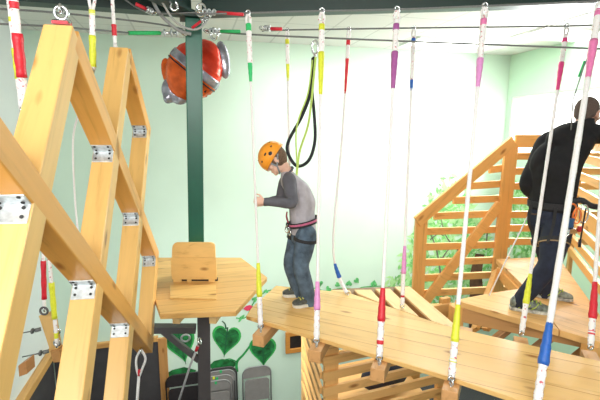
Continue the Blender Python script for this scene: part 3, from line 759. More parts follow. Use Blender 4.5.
# boards of the stair head beyond the bridge
sb_mat = wood('stair_board_wood', (.88,.62,.30), E2, dark=.8); 
dirv = V((-.17, .98, 0)).normalized()
sh = thing('stair_head', 'row of spaced pine boards beyond the far edge of the bridge, beside the sloping railing', 'stair', onz(395, 300, 2.6))
zs_ = DZ - .012
eA, eB = onz(350, 293, zs_), onz(440, 324, zs_); eA2 = onz(276, 285.5, zs_)
def reach(p):
    best_ = 9
    for u, v in ((eA, eB), (eA2, eA)):
        w_ = v - u; den = (-dirv.x)*w_.y + dirv.y*w_.x
        tt = ((u.x - p.x)*w_.y - (u.y - p.y)*w_.x)/den; m_ = p - dirv*tt
        if -.02 <= (m_ - u).dot(w_)/w_.dot(w_) <= 1.3: best_ = min(best_, tt)
    return best_ - .012
def sboard(x0, x1, yfar, L):
    a, b = onz(x0, yfar, zs_), onz(x1, yfar, zs_)
    MB().prism([a, b, b - dirv*reach(b), a - dirv*reach(a)], -Z*.13).build('board', sb_mat, sh, bevel=.004)
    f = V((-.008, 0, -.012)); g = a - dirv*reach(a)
    MB().prism([a + f, g + f, g + f - Z*.115, a + f - Z*.115], V((.0075, 0, 0))).build('side_shade', sb_shade, sh)  # thin strip whose darker colour paints the shade on the board's left side
sb_shade = wood('stair_side_shade', (.36,.18,.065), E2, dark=.7)
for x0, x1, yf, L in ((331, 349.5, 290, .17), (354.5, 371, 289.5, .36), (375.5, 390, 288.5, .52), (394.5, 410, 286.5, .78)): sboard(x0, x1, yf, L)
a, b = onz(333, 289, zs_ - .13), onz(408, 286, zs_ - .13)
MB().prism([a, b, b - dirv*.55, a - dirv*.12], -Z*.03).build('gap_shade', wood('gap_shade_wood', (.22,.11,.045), E1, dark=.7), sh)  # added dark sheet, its colour stands for the shade in the gaps

# ================================================================== slatted tower below the bridge
ltp = thing('slatted_tower', 'lower slatted pine tower under the bridge with a dark bag inside it', 'tower', V((.6, 3.6, 0)))
LTW = (.80,.46,.17)
lz = wood('lower_tower_post_wood', LTW, Z, dark=.72)
K0 = at(323, 352, 3.33); K0.z = 0; K1 = at(447, 370, 3.80); K1.z = 0; K2 = at(302.5, 345, 4.4); K2.z = 0
rd_ = (K1 - K0).normalized(); rn_ = rd_.cross(Z); ldv = (K2 - K0).normalized(); lnv = Z.cross(ldv)
lx = wood('lower_tower_slat_wood', LTW, rd_, dark=.72); ly_ = wood('lower_tower_side_wood', LTW, ldv, dark=.72)
for p, w_ in ((K0 - rn_*.03 + rd_*.09, .13), (K1 - rn_*.03 - rd_*.05, .10)):
    MB().beam(V((p.x, p.y, FZ)), V((p.x, p.y, 2.64)), w_, .045, rd_).build('post', lz, ltp, bevel=.004)
MB().beam(V((K2.x, K2.y, FZ)) + V((.04,0,0)), V((K2.x, K2.y, 2.64)) + V((.04,0,0)), .09, .09, E1).build('post', lz, ltp, bevel=.004)
for k in range(9):
    z = 2.555 - k*.145
    MB().beam(K0 + Z*z, K1 + Z*z, .036, .08, rn_).build('slat', lx, ltp, bevel=.003)
    MB().beam(K0 + Z*(z - .03) + ldv*.06, K2 + Z*(z - .03), .030, .062, lnv).build('slat', ly_, ltp, bevel=.003)
    if 2 < k < 8: MB().beam(K0 + Z*(z - .02) + V((.02,1.35,0)), K1 + Z*(z - .02) + V((-.25,1.25,0)), .036, .075, rn_).build('slat', lx, ltp, bevel=.003)
MB().beam(K1 + Z*2.50 - rd_*.32 - rn_*.045, K1 + Z*2.05 - rd_*.06 - rn_*.045, .036, .09, rn_).build('brace', lx, ltp, bevel=.003)
fl = [K0 + Z*1.45 - rn_*.05 + rd_*.05, K1 + Z*1.45 - rn_*.05 - rd_*.05, K1 + Z*1.45 + V((-.27,1.1,0)), K0 + Z*1.45 + V((.08,1.25,0))]
MB().prism(fl, -Z*.04).build('inner_shelf', lx, ltp, bevel=.003)
bc_ = at(384, 392, 4.15)
bag = thing('duffel_bag', 'dark blue and black bag lying behind the slats of the lower tower', 'bag', V((bc_.x, bc_.y, 1.45)))
bc = at(384, 392, 4.15); bc.z = 1.45 + .17
MB().ell(bc, rd_*.28, rn_*.14, Z*.17, 18, 12).build('body', plain('dark_blue_bag', (.012,.02,.05), .6, noise=.3, scale=10), bag, smooth=True)
MB().tube(smoothpath([bc + rd_*-.16 + Z*.13, bc + rd_*-.08 + Z*.21, bc + rd_*.08 + Z*.21, bc + rd_*.16 + Z*.13], 5), .014, 8).build('handle', M['dark_metal'], bag, smooth=True)

# ================================================================== timber trellis on the left
lo = V((-1.01, 1.8926, 4.2)); ang_ = .1696
le = V((-math.sin(ang_), math.cos(ang_), .1159)).normalized(); l0_ = V((math.cos(ang_), math.sin(ang_), 0))
lz_ = (Z + l0_*.0097).normalized(); lz_ = (lz_ - le*lz_.dot(le)).normalized(); ln_ = le.cross(lz_)
if ln_.x < 0: ln_ = -ln_                               # broad side turned to the bridge
SA, RH, R0 = .5213, .5476, .3888
def node(s, row): return lo + le*(SA*s) + lz_*(R0 - RH*row)
tl = thing('hanging_timber_trellis', 'big diamond trellis of thick honey coloured timbers hanging close to the viewer', 'trellis', node(1, 4) - Z*.1)
up_dir = (le*SA + lz_*RH).normalized(); dn_dir = (le*SA - lz_*RH).normalized()
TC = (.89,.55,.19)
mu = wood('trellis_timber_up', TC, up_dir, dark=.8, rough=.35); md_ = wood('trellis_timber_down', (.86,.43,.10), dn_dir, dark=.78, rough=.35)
WT = .1136
def tbeam(a, b, mat, nm='timber', grow0=0, grow1=0):
    d = (b - a).normalized()
    return MB().beam(a - d*grow0, b + d*grow1, WT, WT, ln_).build(nm, mat, tl, bevel=.006)
# rising timbers
tbeam(node(-2.3, 2.3), node(0, 0), mu, grow1=.02)
tbeam(node(-1.7, 3.7), node(2, 0), mu, grow1=.0)
tbeam(node(-1.3, 5.3), node(3, 1), mu, grow1=.0)
tbeam(node(1.95, 4.05), node(3, 3), mu, grow1=.0)
# falling timbers
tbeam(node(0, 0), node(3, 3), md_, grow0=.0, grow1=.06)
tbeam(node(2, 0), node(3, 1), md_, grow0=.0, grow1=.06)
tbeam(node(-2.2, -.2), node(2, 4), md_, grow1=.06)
# galvanised hangers under the falling timbers
def bracket(s, row, half=False):
    c = node(s, row)
    uvec = up_dir
    # joint: lower face of the falling timber where the rising timber leaves it, on the side turned to the viewer
    nface = V((0,0,0)) + (-le*RH - 0*Z)                 # placeholder, replaced below
    fu = ln_.cross(up_dir); 
    if fu.y > 0: fu = -fu                               # viewer-side face normal of the rising timber
    fd = ln_.cross(dn_dir)
    if fd.z > 0: fd = -fd                               # underside normal of the falling timber
    # corner line where both faces meet
    h = WT/2
    A = Matrix(((fu.x, fu.y, fu.z), (fd.x, fd.y, fd.z), (ln_.x, ln_.y, ln_.z)))
    k = A.inverted() @ V((h, h, 0)); k = c + k
    b = tl
    du = -up_dir; dd = -dn_dir                          # down along the rising timber, back along the falling one
    br1 = MB(); br1.box(k + du*.036 + fu*.003, du*.036, fu*.003, ln_*(h*.92)); br1.box(k + dd*.030 + fd*.003, dd*.030, fd*.003, ln_*(h*.92))
    o = br1.build('hanger_bracket', M['galv'], b, bevel=.002)
    for (base, dv, nv) in ((k, du, fu), (k, dd, fd)):
        for i in (-.6, .6):
            for j in (.018, .050):
                p = base + dv*j + ln_*(h*i) + nv*.0065
                MB().tube([p - nv*.003, p + nv*.002], .0065, 8).build('bolt', M['dark_metal'], o)
for s, r in ((-1,1), (1,1), (3,1), (0,2), (2,2), (1,3), (3,3)): bracket(s, r)
# shackles on the two peaks and their lifting ropes
def shackle(p, parent):
    mb = MB(); mb.torus(p + Z*.035, le, .026, .007, 14, 7); mb.box(p, ln_*.03, le*.02, Z*.006); mb.tube([p - ln_*.035, p + ln_*.035], .008, 8); return mb.build('shackle', M['chrome'], parent, smooth=True)
pk1 = node(0, 0) + up_dir*.02 + Z*.055; pk2 = node(2, 0) + Z*.055
shackle(pk1, tl)
MB().box(pk1 - Z*.005, ln_*.03, le*.03, Z*.006).build('red_pad', TAPE['red'], tl)

def sling(name_lab, ptop, pbot, r, bands, white=True, grp='lifting ropes above the timber trellis'):
    t = thing('hanging_rope', name_lab, 'rope', pbot, grp)
    ptop, pbot = V(ptop), V(pbot)
    n = 16
    MB().tube([lerp(ptop, pbot, k/n) for k in range(n + 1)], [r*(1 + .08*math.sin(k*2.2)) for k in range(n + 1)], 9).build('cord', SPLICE if white else M['cable'], t, smooth=True)
    for u0, u1, c, f in bands:
        MB().tube([lerp(ptop, pbot, u0 + (u1 - u0)*k/8) for k in range(9)], [r*f*(1 + .08*math.sin(k*1.7)) for k in range(9)], 9).build('tape_sleeve', TAPE[c], t, smooth=True)
    MB().torus(pbot, E1, .018, .006, 14, 6).build('shackle', M['chrome'], t, smooth=True)
    return t
d0 = 1.9
sling('thick rope with red tape at the top left corner', at(13, -6, 2.0), at(25, 108, 2.05), .018, ((.02,.12,'red',1.1), (.33,.72,'red',1.25)))
sling('rope with yellow tape hanging behind the thick red taped one', at(9, -4, 2.4), at(22, 110, 2.4), .015, ((.18,.22,'yellow',1.1), (.45,.72,'yellow',1.2)))
t = sling('rope with yellow tape hanging down between the two trellis peaks', at(92, 10, 2.7), at(93, 70, 2.7), .017, ((.0,.08,'yellow',1.1), (.42,.95,'yellow',1.2)))
for s in (-1, 1): MB().tube([at(92 + s*3.2, -6, 2.7), at(92 + s*2.6, 2, 2.7), at(92 + s*.8, 11, 2.7)], .010, 7).build('loop_strand', SPLICE, t, smooth=True)
MB().tube(smoothpath([at(93, 68, 2.7), at(80, 110, 2.9), at(73, 140, 3.0), at(75, 200, 3.0), at(78, 232, 3.0)], 6), .007, 7).build('tail', ROPE, t, smooth=True)
t = sling('white rope with red tape shackled to the farther trellis peak', at(112, -6, 2.95), at(115.5, 50, 2.95), .012, ((.54,.74,'red',1.35), (.42,.52,'orchid',.3)))
for s in (-1, 1): MB().tube(smoothpath([at(115.5, 44, 2.93), at(115.5 + s*3.0, 57, 2.85), at(117 + s*1.2, 69, 2.74)], 4), .009, 7).build('loop_strand', ROPE, t, smooth=True)
MB().torus(at(117, 72, 2.73), V((0,1,0)), .024, .008, 14, 7).build('shackle', M['chrome'], t, smooth=True)
t = sling('short chain link from the nearest trellis peak up to its cable', at(61, 8, 1.9), pk1 + Z*.05, .010, (), False)

# trailing ropes below the trellis
tr = thing('hanging_rope', 'white rope with a looped end tied under the lowest corner of the trellis', 'rope', at(136, 420, 2.95))
w0 = at(141, 352, 2.92)
for s in (-1, 1): MB().tube(smoothpath([w0 + Z*.02, at(141 + s*4.5, 358, 2.92), at(139.5 + s*3, 368, 2.92), at(139, 377, 2.93)], 5), .009, 7).build('loop_strand', ROPE, tr, smooth=True)
MB().tube([at(139, 374, 2.93), at(137.5, 395, 2.94), at(136, 420, 2.95)], .011, 8).build('cord', ROPE, tr, smooth=True)
MB().tube([at(139.6, 370, 2.925), at(139.2, 375, 2.93)], .014, 8).build('tape_band', TAPE['red'], tr, smooth=True)
MB().torus(w0 + Z*.01, E1, .02, .007, 14, 7).build('shackle', M['chrome'], tr, smooth=True)
tr = thing('hanging_rope', 'grey line clipped to the grey column brace, running down before the black chair', 'rope', at(176, 410, 3.75))
MB().tube([at(198, 346, 3.78), at(190, 366, 3.77), at(176, 410, 3.75)], .011, 8).build('cord', plain('grey_cord', (.5,.5,.53), .7, noise=.2, scale=90, bump=.3), tr, smooth=True)
MB().torus(at(199.5, 341, 3.78), V((1,0,.4)), .03, .008, 14, 7, sx=1.2).build('carabiner', M['chrome'], tr, smooth=True)
MB().tube([at(197.8, 346, 3.78), at(196, 351, 3.78)], .015, 8).build('tape_band', TAPE['red'], tr, smooth=True)

# wooden swing block with its ropes seen through the trellis
wb = thing('hanging_block', 'small wooden rung board with ring bolts seen through the lower left of the trellis', 'wooden rung', at(50, 362, 3.0))
bm_ = wood('rung_wood', (.72,.45,.17), (0.3,0,-1), dark=.75)
MB().prism([at(38.5, 316, 3.0), at(51, 312, 3.0), at(58, 353, 3.0), at(51, 354, 3.0)], V((.01,.05,0))).build('board', bm_, wb, bevel=.003)
MB().prism([at(50, 351, 2.98), at(59, 350, 2.98), at(61, 362, 2.98), at(53, 363, 2.98)], V((.01,.09,0))).build('end_block', wood('rung_end_wood', (.55,.28,.10), (0,1,0)), wb, bevel=.003)
for x, y, rr in ((44, 311, .028), (57, 331, .020), (57, 343, .022)): MB().torus(at(x, y, 2.95), V((0,1,0)), rr, .008, 14, 7).build('ring_bolt', M['grey_steel'] if y < 320 else M['chrome'], wb, smooth=True)
for (x0, y0), (x1, y1) in (((22, 333), (38, 330)), ((22, 357), (46, 352))):
    mb = MB(); mb.tube([at(x0, y0, 2.9), at(x1, y1, 2.98)], .005, 7); mb.tube([at(x1 - 3, y1 + .5, 2.96), at(x1 + 3, y1 - 1, 2.98)], .016, 6); mb.tube([at(x1 - 6, y1 + 1, 2.95), at(x1 - 5, y1 + 1, 2.95)], .022, 8)
    mb.build('bolt', M['cable'], wb, smooth=True)
sling('red taped rope ending in a ring at the small rung board', at(42.5, 225, 3.0), at(44.5, 309, 2.97), .012, ((.42,.88,'red',1.5),), grp='ropes of the small rung')
sling('yellow taped rope hanging past the small rung board', at(49, 255, 2.94), at(57, 345, 2.93), .013, ((.30,.70,'yellow',1.5), (.86,.92,'yellow',1.1)), grp='ropes of the small rung')
wb2 = MB().prism([at(18, 366, 2.6), at(26, 361, 2.6), at(27, 374, 2.6), at(19, 377, 2.6)], V((.0,.09,0))).build('wooden_block', wood('small_block_wood', (.50,.24,.09), (0,1,0)), bevel=.003)
tag(wb2, 'small brown wooden block end at the lower left behind the nearest timber', 'wooden block')

# ------------------------------------------------------------------ cables and clips round the head of the column
hd = col_at(5.0)
def wire(px, d, r, lab, mat=None): return cable([at(x, y, dd) for (x, y), dd in zip(px, d)], r, lab, mat)
wire(((-10,8.5), (60,13), (150,23), (182.5,29)), (2.9, 3.2, 3.72, 3.90), .007, 'upper left steel cable running above the trellis peaks')
wire(((-10,23.5), (60,27), (130,33)), (2.9, 3.2, 3.70), .007, 'lower left steel cable running past the trellis peaks to the turnbuckle')
wire(((150,-6), (160,14), (178,30), (191,34)), (3.6, 3.7, 3.8, 3.85), .014, 'thick grey cable curling down to the column head', plain('grey_sheath', (.33,.34,.34), .5, noise=.1))
wire(((158,-6), (172,18), (186,28), (200,28), (212,14)), (3.55, 3.7, 3.78, 3.8, 3.8), .009, 'thin grey cable looped round the column head', plain('grey_sheath_thin', (.45,.46,.46), .5))
wire(((120,-4), (150,13), (200,12.5), (245,16)), (3.4, 3.6, 3.72, 3.5), .006, 'thin steel cable crossing the beam joint')
wire(((600,10), (560,22), (486,50), (478,60)), (3.3, 3.6, 4.6, 4.9), .004, 'thin white cord slanting down under the ceiling light', ROPE)
sl = thing('hanging_rope', "thin dark safety line with a green sleeve leading down to the man's head", 'rope', at(571, 100, 3.35))
MB().tube([at(592, 48, 3.3), at(584, 66, 3.30), at(573, 100, 3.27), at(571, 130, 3.26)], .005, 7).build('cord', M['cable'], sl, smooth=True)
MB().tube([at(585, 61, 3.31), at(579, 77, 3.33)], .010, 8).build('green_sleeve', TAPE['green'], sl, smooth=True)
def turnbuckle(a, b, r, col, lab):
    a, b = V(a), V(b); t = thing('turnbuckle', lab, 'turnbuckle', (a + b)/2, 'cable fittings round the column head')
    MB().tube([lerp(a, b, .0), lerp(a, b, .55)], r, 8).build('sleeve', TAPE[col], t, smooth=True)
    MB().tube([lerp(a, b, .5), lerp(a, b, .86)], r*.7, 8).build('body', M['chrome'], t, smooth=True)
    for u in (.62, .74, .84): MB().torus(lerp(a, b, u), b - a, r*1.5, r*.55, 12, 6).build('clip', M['galv'], t, smooth=True)
    MB().torus(lerp(a, b, .97), V((.2,.3,1)), r*1.8, r*.55, 14, 6).build('eye', M['chrome'], t, smooth=True)
turnbuckle(at(128, 33, 3.7), at(186, 33, 3.86), .017, 'green', 'cable fitting with a long green sleeve on the left of the column head')
turnbuckle(at(240, 31.5, 3.70), at(206, 31, 3.86), .014, 'green', 'cable fitting with a short green sleeve on the right of the column head')
turnbuckle(at(243, 14.5, 3.25), at(198, 11, 3.55), .012, 'red', 'cable fitting with a red sleeve at the upper right of the column head')
turnbuckle(at(136, 4, 3.5), at(154, 13, 3.62), .014, 'red', 'small cable fitting with a red sleeve at the upper left of the column head')
turnbuckle(at(282, 29, 3.68), at(262, 28.5, 3.72), .014, 'red', 'small cable fitting with a red sleeve beside the boy rope tops')
turnbuckle(at(192, 28, 3.78), at(208, 16, 3.78), .012, 'red', 'short slanting cable fitting in front of the column head')
def ring(p, n, R, lab): tag(MB().torus(p, n, R, .010, 16, 7, sx=.8).build('carabiner', M['chrome'], smooth=True), lab, 'carabiner', 'carabiners at the column head')
ring(at(201, 10, 3.68), V((.2,1,0)), .05, 'large steel carabiner on the upper right of the column head')
ring(at(174, 6, 3.62), V((-.3,1,0)), .035, 'small steel carabiner on the upper left of the column head')
ring(at(214, 34, 3.86), V((.5,1,.2)), .045, 'steel carabiner hanging by the balloon at the column head')
# ================================================================== people
def limb(mb, pts, rs, side=None, flat=1.0, n=14, sm=4):
    """rounded tapering limb through PTS with radii RS"""
    P_ = smoothpath(pts, sm); R_ = [r for r in smoothpath([V((r, 0, 0)) for r in rs], sm)]
    return mb.tube(P_, [q.x for q in R_], n, round_ends=True, flat=flat, side=side)
def torso(mb, rings):
    """rings = [(centre, side half-width vector, front half-depth vector)], smooth"""
    c = smoothpath([r[0] for r in rings], 4); a = smoothpath([r[1] for r in rings], 4); b = smoothpath([r[2] for r in rings], 4)
    return mb.loft(list(zip(c, a, b)))
def hand(mb, wrist, d, palm, thumb, curl, k=1.0):
    """five separate fingers; D = hand direction, PALM = palm normal, THUMB = towards the thumb side"""
    d = V(d).normalized(); palm = V(palm); palm = (palm - d*palm.dot(d)).normalized(); th = V(thumb); th = (th - d*th.dot(d) - palm*th.dot(palm)).normalized()
    mb.ell(wrist + d*.040*k, d*.050*k, th*.038*k, palm*.016*k, 14, 10)
    for i, (off, L) in enumerate(((.026, .068), (.009, .075), (-.009, .070), (-.026, .055))):
        p = wrist + d*(.074 - abs(i - 1)*.004)*k + th*off*k; pts = [p - d*.016*k, p]; a = 0
        for j, f in enumerate((.45, .32, .23)):
            a += curl[j] + .06*i; u = d*math.cos(a) + palm*math.sin(a); p = p + u*L*f*k; pts.append(p)
        mb.tube(pts, [.0098*k, .0096*k, .0088*k, .0080*k, .0066*k], 8, round_ends=True)
    p = wrist + d*.026*k + th*.030*k; u = (d*.55 + th*.75 + palm*.35).normalized(); p2 = p + u*.034*k; u2 = (d*.65 + th*.12 + palm*.75).normalized(); p3 = p2 + u2*.026*k; u3 = (d*.4 - th*.25 + palm*.85).normalized()
    mb.tube([p - u*.014*k, p, p2, p3, p3 + u3*.02*k], [.012*k, .0115*k, .0105*k, .0095*k, .0075*k], 8, round_ends=True)
def head_mesh(mb, c, f, u, l, k):
    mb.ell(c + u*.012*k - f*.004*k, l*.076*k, f*.096*k, u*.098*k, 20, 14)               # skull
    mb.ell(c + f*.034*k - u*.062*k, l*.054*k, f*.060*k, u*.056*k, 16, 10)               # jaw
    mb.ell(c + f*.074*k - u*.100*k, l*.022*k, f*.020*k, u*.017*k, 10, 8)                # chin
    mb.ell(c + f*.086*k + u*.012*k, l*.046*k, f*.014*k, u*.012*k, 10, 8)                # brow
    mb.ell(c + f*.098*k - u*.026*k, l*.012*k, f*.018*k, u*.024*k, 10, 8)                # nose
    mb.ell(c + f*.108*k - u*.040*k, l*.015*k, f*.012*k, u*.010*k, 10, 8)
    mb.ell(c + f*.086*k - u*.068*k, l*.022*k, f*.012*k, u*.006*k, 10, 8)                # lips
    mb.ell(c + f*.085*k - u*.078*k, l*.019*k, f*.011*k, u*.006*k, 10, 8)
    for s in (-1, 1):
        mb.ell(c + l*s*.078*k - f*.008*k - u*.018*k, l*s*.010*k + f*-.006*k, f*.019*k, u*.032*k, 10, 8)   # ears
        mb.ell(c + l*s*.044*k + f*.062*k - u*.036*k, l*.022*k, f*.024*k, u*.022*k, 10, 8)
def face_parts(c, f, u, l, k, parent, iris=(.08,.05,.03)):
    white = plain('eye_white', (.75,.73,.70), .3); dark = plain('eye_iris', iris, .25); lip = plain('lip', (.55,.25,.22), .5)
    for s in (-1, 1):
        e = c + l*s*.033*k + f*.083*k - u*.008*k
        ey = MB().ell(e, l*.014*k, f*.010*k, u*.009*k, 12, 8).build('eye', white, parent, smooth=True)
        MB().ell(e + f*.008*k, l*.006*k, f*.004*k, u*.006*k, 10, 6).build('iris', dark, ey, smooth=True)
        MB().tube([e + l*.016*k + f*.002*k + u*.020*k, e + f*.006*k + u*.024*k, e - l*.016*k + f*.002*k + u*.018*k], .004*k, 6, round_ends=True).build('eyebrow', M['hair_brown'], parent, smooth=True)
    MB().ell(c + f*.094*k - u*.073*k, l*.022*k, f*.006*k, u*.004*k, 12, 6).build('mouth', lip, parent, smooth=True)
M['hair_brown'] = plain('short_brown_hair', (.17,.105,.065), .8, noise=.5, scale=120, bump=.5)
M['skin_boy'] = plain('boy_skin', (.80,.50,.38), .5, noise=.08, scale=25)
M['skin_man'] = plain('man_skin', (.50,.27,.19), .5, noise=.12, scale=25)
def orth(f, u):
    f = V(f).normalized(); u = V(u); u = (u - f*u.dot(f)).normalized(); return f, u, u.cross(f)

def shoe(name, toe, heel, up, wid, mat, sole_mat, parent, lace_mat, hgt=.075):
    toe, heel, up = V(toe), V(heel), V(up).normalized(); d = (toe - heel); L = d.length; d.normalize(); s = up.cross(d)
    rings = [(.02, .30, .62, .40), (.10, .42, 1.0, .52), (.28, .42, 1.05, .55), (.45, .45, .92, .50), (.62, .50, .72, .42), (.80, .50, .52, .32), (.93, .40, .38, .24), (.99, .22, .25, .14)]
    rr = []
    for t, w_, h_, zc in rings: rr.append((heel + d*L*t + up*(hgt*h_/2 + .018), s*wid*w_, up*hgt*h_/2))
    mb = MB(); torso(mb, rr)
    o = mb.build(name, mat, parent, smooth=True)
    pts = []
    for t, w_ in ((.0, .24), (.04, .40), (.18, .46), (.40, .44), (.62, .52), (.80, .53), (.93, .42), (1.0, .16)): pts.append((heel + d*L*t, w_))
    poly = [p + s*wid*w_ for p, w_ in pts] + [p - s*wid*w_ for p, w_ in reversed(pts)]
    MB().prism(poly, up*.026).build('sole', sole_mat, o, bevel=.005)
    for t in (.52, .62, .72):
        q = heel + d*L*t + up*(.018 + hgt*(1.02 - .75*(t - .30)))
        MB().tube([q - s*wid*.30 - up*.006, q + up*.003, q + s*wid*.30 - up*.006], .005, 6).build('lace', lace_mat, o, smooth=True)
    return o

# ------------------------------------------------------------------ the boy
bf, bu, bl = orth((-.98, .10, 0), (0,0,1))          # facing left in the photo, a little away; bl = his left, towards the viewer
pl_ = at(303.5, 229, 3.40)                            # pelvis
ch = at(301, 200, 3.42); nk = at(287.5, 172.5, 3.40)
boy = thing('person', 'boy in orange helmet, grey shirt and jeans standing on the plank bridge holding a rope', 'person', onz(300, 306, DZ))
lsh, rsh = at(289.5, 182, 3.27), at(285, 184, 3.53)
grip = ropeN[0] + (Nt[0] - ropeN[0])*((at(254, 198, 3.05).z - ropeN[0].z)/(Nt[0].z - ropeN[0].z))
lel = at(292, 203, 3.17); 
lwr = grip + V((.062, .035, -.030))
rel, rwr = at(280, 199, 3.50), at(264, 203, 3.42)
lhp, rhp = at(306, 236, 3.31), at(299, 235, 3.49)
lkn, rkn = at(301, 266, 3.27), at(291, 264, 3.45)
lan, ran = at(309, 300, 3.27), at(299, 292, 3.46)
hc = at(275, 158.5, 3.37)
hf, hu, hl = orth((-.78, .02, -.66), (-.34, .05, .9))
HK = 0.97
tu = (nk - pl_).normalized()
body = MB()
head_mesh(body, hc, hf, hu, hl, HK)
limb(body, [nk - tu*.05, nk, hc - hu*.05*HK - hf*.02], [.060, .046, .045])
tside = (lsh - rsh).normalized(); tfr = (bf - tside*bf.dot(tside)).normalized()
R_body = [(pl_ - Z*.05, bl*.115, bf*.085), (pl_ + Z*.03, bl*.115, bf*.085), (lerp(pl_, ch, .6), bl*.112, bf*.082), (ch, bl*.118, bf*.088), (lerp(ch, nk, .55), tside*.125, tfr*.080), (lerp(ch, nk, .9), tside*.09, tfr*.06)]
torso(body, R_body)
limb(body, [lerp(lsh, nk, .3), lsh, lerp(lsh, lel, .5), lel, lerp(lel, lwr, .5), lwr], [.036, .040, .036, .030, .027, .022])
limb(body, [lerp(rsh, nk, .3), rsh, lerp(rsh, rel, .5), rel, lerp(rel, rwr, .5), rwr], [.036, .040, .036, .030, .027, .022])
limb(body, [lhp, lerp(lhp, lkn, .5), lkn, lerp(lkn, lan, .4), lan], [.070, .062, .048, .046, .034])
limb(body, [rhp, lerp(rhp, rkn, .5), rkn, lerp(rkn, ran, .4), ran], [.070, .062, .048, .046, .034])
hd_dir = (grip - lwr); hd_dir.normalize()
hand(body, lwr, (-.86, -.42, .12), (-.38, .80, .0), (0,0,1), (.9, 1.2, .8), .80)
hand(body, rwr, (-.75, -.55, .05), (-.3, .8, 0), (0, 0, 1), (.7, .9, .6), .80)
ob = body.build('body', M['skin_boy'], boy, smooth=True, voxel=.0055, relax=2)
face_parts(hc, hf, hu, hl, HK, boy)
# hair at the back and sides of the head, under the helmet
mb = MB(); mb.ell(hc - hf*.016 + hu*.010, hl*.082, hf*.088, hu*.098, 20, 14); mb.ell(hc - hf*.042 - hu*.040, hl*.056, hf*.040, hu*.045, 16, 10)
for s in (-1, 1): mb.ell(hc + hl*s*.072 + hf*.022 - hu*.006, hl*.010, hf*.018, hu*.03, 10, 8)
mb.build('hair', M['hair_brown'], boy, smooth=True, voxel=.006, relax=2)
# helmet: shell with brim, vents, chin strap
he_u = (hu*.94 - hf*.06 + hf*.38).normalized(); he_f = (hf - he_u*hf.dot(he_u)).normalized(); he_l = he_u.cross(he_f)
hcen = hc + hu*.030 + hf*.006
M['helmet'] = plain('orange_helmet_plastic', (.95,.36,.03), .28, noise=.05)
def dome(rf, rl, ru, t0, n=22, m=9):
    vs = []; fs = []
    for j in range(m):
        q = t0 + (PI/2 - t0)*j/m
        for k in range(n):
            a = 2*PI*k/n
            vs.append(hcen + he_f*rf*math.cos(a)*math.cos(q) + he_l*rl*math.sin(a)*math.cos(q) + he_u*ru*math.sin(q))
    vs.append(hcen + he_u*ru)
    for j in range(m - 1):
        for k in range(n): fs.append((j*n + k, j*n + (k+1) % n, (j+1)*n + (k+1) % n, (j+1)*n + k))
    for k in range(n): fs.append(((m-1)*n + k, (m-1)*n + (k+1) % n, m*n))
    return MB().add(vs, fs)
hm = dome(.118, .098, .102, -.22).build('helmet', M['helmet'], boy, smooth=True)
sd = hm.modifiers.new('solid', 'SOLIDIFY'); sd.thickness = .008; sd.offset = 1
ring = [hcen + he_f*.121*math.cos(a)*.975 + he_l*.101*math.sin(a)*.975 - he_u*.022 for a in [2*PI*k/24 for k in range(25)]]
MB().tube(ring, .007, 8).build('rim', M['helmet'], hm, smooth=True)
for a, q, r in ((.9, .35, .012), (1.5, .42, .015), (2.2, .35, .012), (-.9, .35, .012), (-1.5, .42, .015), (-2.2, .35, .012), (.4, .75, .010), (-.4, .75, .010), (2.7, .7, .011), (-2.7, .7, .011)):
    p = hcen + (he_f*.126*math.cos(a) + he_l*.106*math.sin(a))*math.cos(q) + he_u*.110*math.sin(q); nn = (p - hcen).normalized(); s_ = nn.cross(he_u).normalized()
    MB().ell(p - nn*.001, s_*r*1.0, nn.cross(s_)*r*.55, nn*.003, 12, 6).build('vent', M['dark_metal'], hm, smooth=True)
MB().ell(hcen + he_l*.109 + he_u*.012 - he_f*.02, he_f*.017, he_u*.014, he_l*.006, 12, 8).build('logo_disc', M['dark_metal'], hm, smooth=True)
M['strap_grey'] = plain('grey_strap', (.25,.27,.28), .7)
for s in (-1, 1):
    chin = hc + hf*.052 - hu*.122*HK
    jn = hc + hl*s*.076 - hu*.060 + hf*.018
    MB().ribbon([hc + hl*s*.090 + hf*.050 + hu*.010, jn, lerp(jn, chin, .6) - hu*.012 + hl*s*.008, chin], .013, .003, lambda i: hf).build('chin_strap', M['strap_grey'], hm)
    MB().ribbon([hc + hl*s*.088 - hf*.05 + hu*.01, jn], .012, .003, lambda i: hf).build('chin_strap', M['strap_grey'], hm)
# shirt
def fabric(nm, col, k=.18): return plain(nm, col, .85, noise=k, scale=16, bump=.25)
M['shirt'] = fabric('light_grey_jersey', (.42,.40,.44)); M['sleeve'] = fabric('dark_grey_jersey', (.115,.115,.135)); M['jeans'] = fabric('washed_blue_jeans', (.085,.130,.185), .55)
mb = MB()
torso(mb, [(pl_ - Z*.035, bl*.134, bf*.108), (pl_ + Z*.02, bl*.132, bf*.104), (lerp(pl_, ch, .55), bl*.128, bf*.106), (ch - bf*.006, bl*.134, bf*.114), (lerp(ch, nk, .55) - bf*.010, tside*.142, tfr*.110), (lerp(ch, nk, .86), tside*.100, tfr*.072), (nk + tu*.004, tside*.058, tfr*.052)])
for s_, e_ in ((lsh, .05), (rsh, .05)): mb.ell(s_ + (nk - s_)*.22 - Z*.015, V((.050,0,0)), V((0,.050,0)), V((0,0,.050)))
mb.build('shirt', M['shirt'], boy, smooth=True, voxel=.007, relax=4)
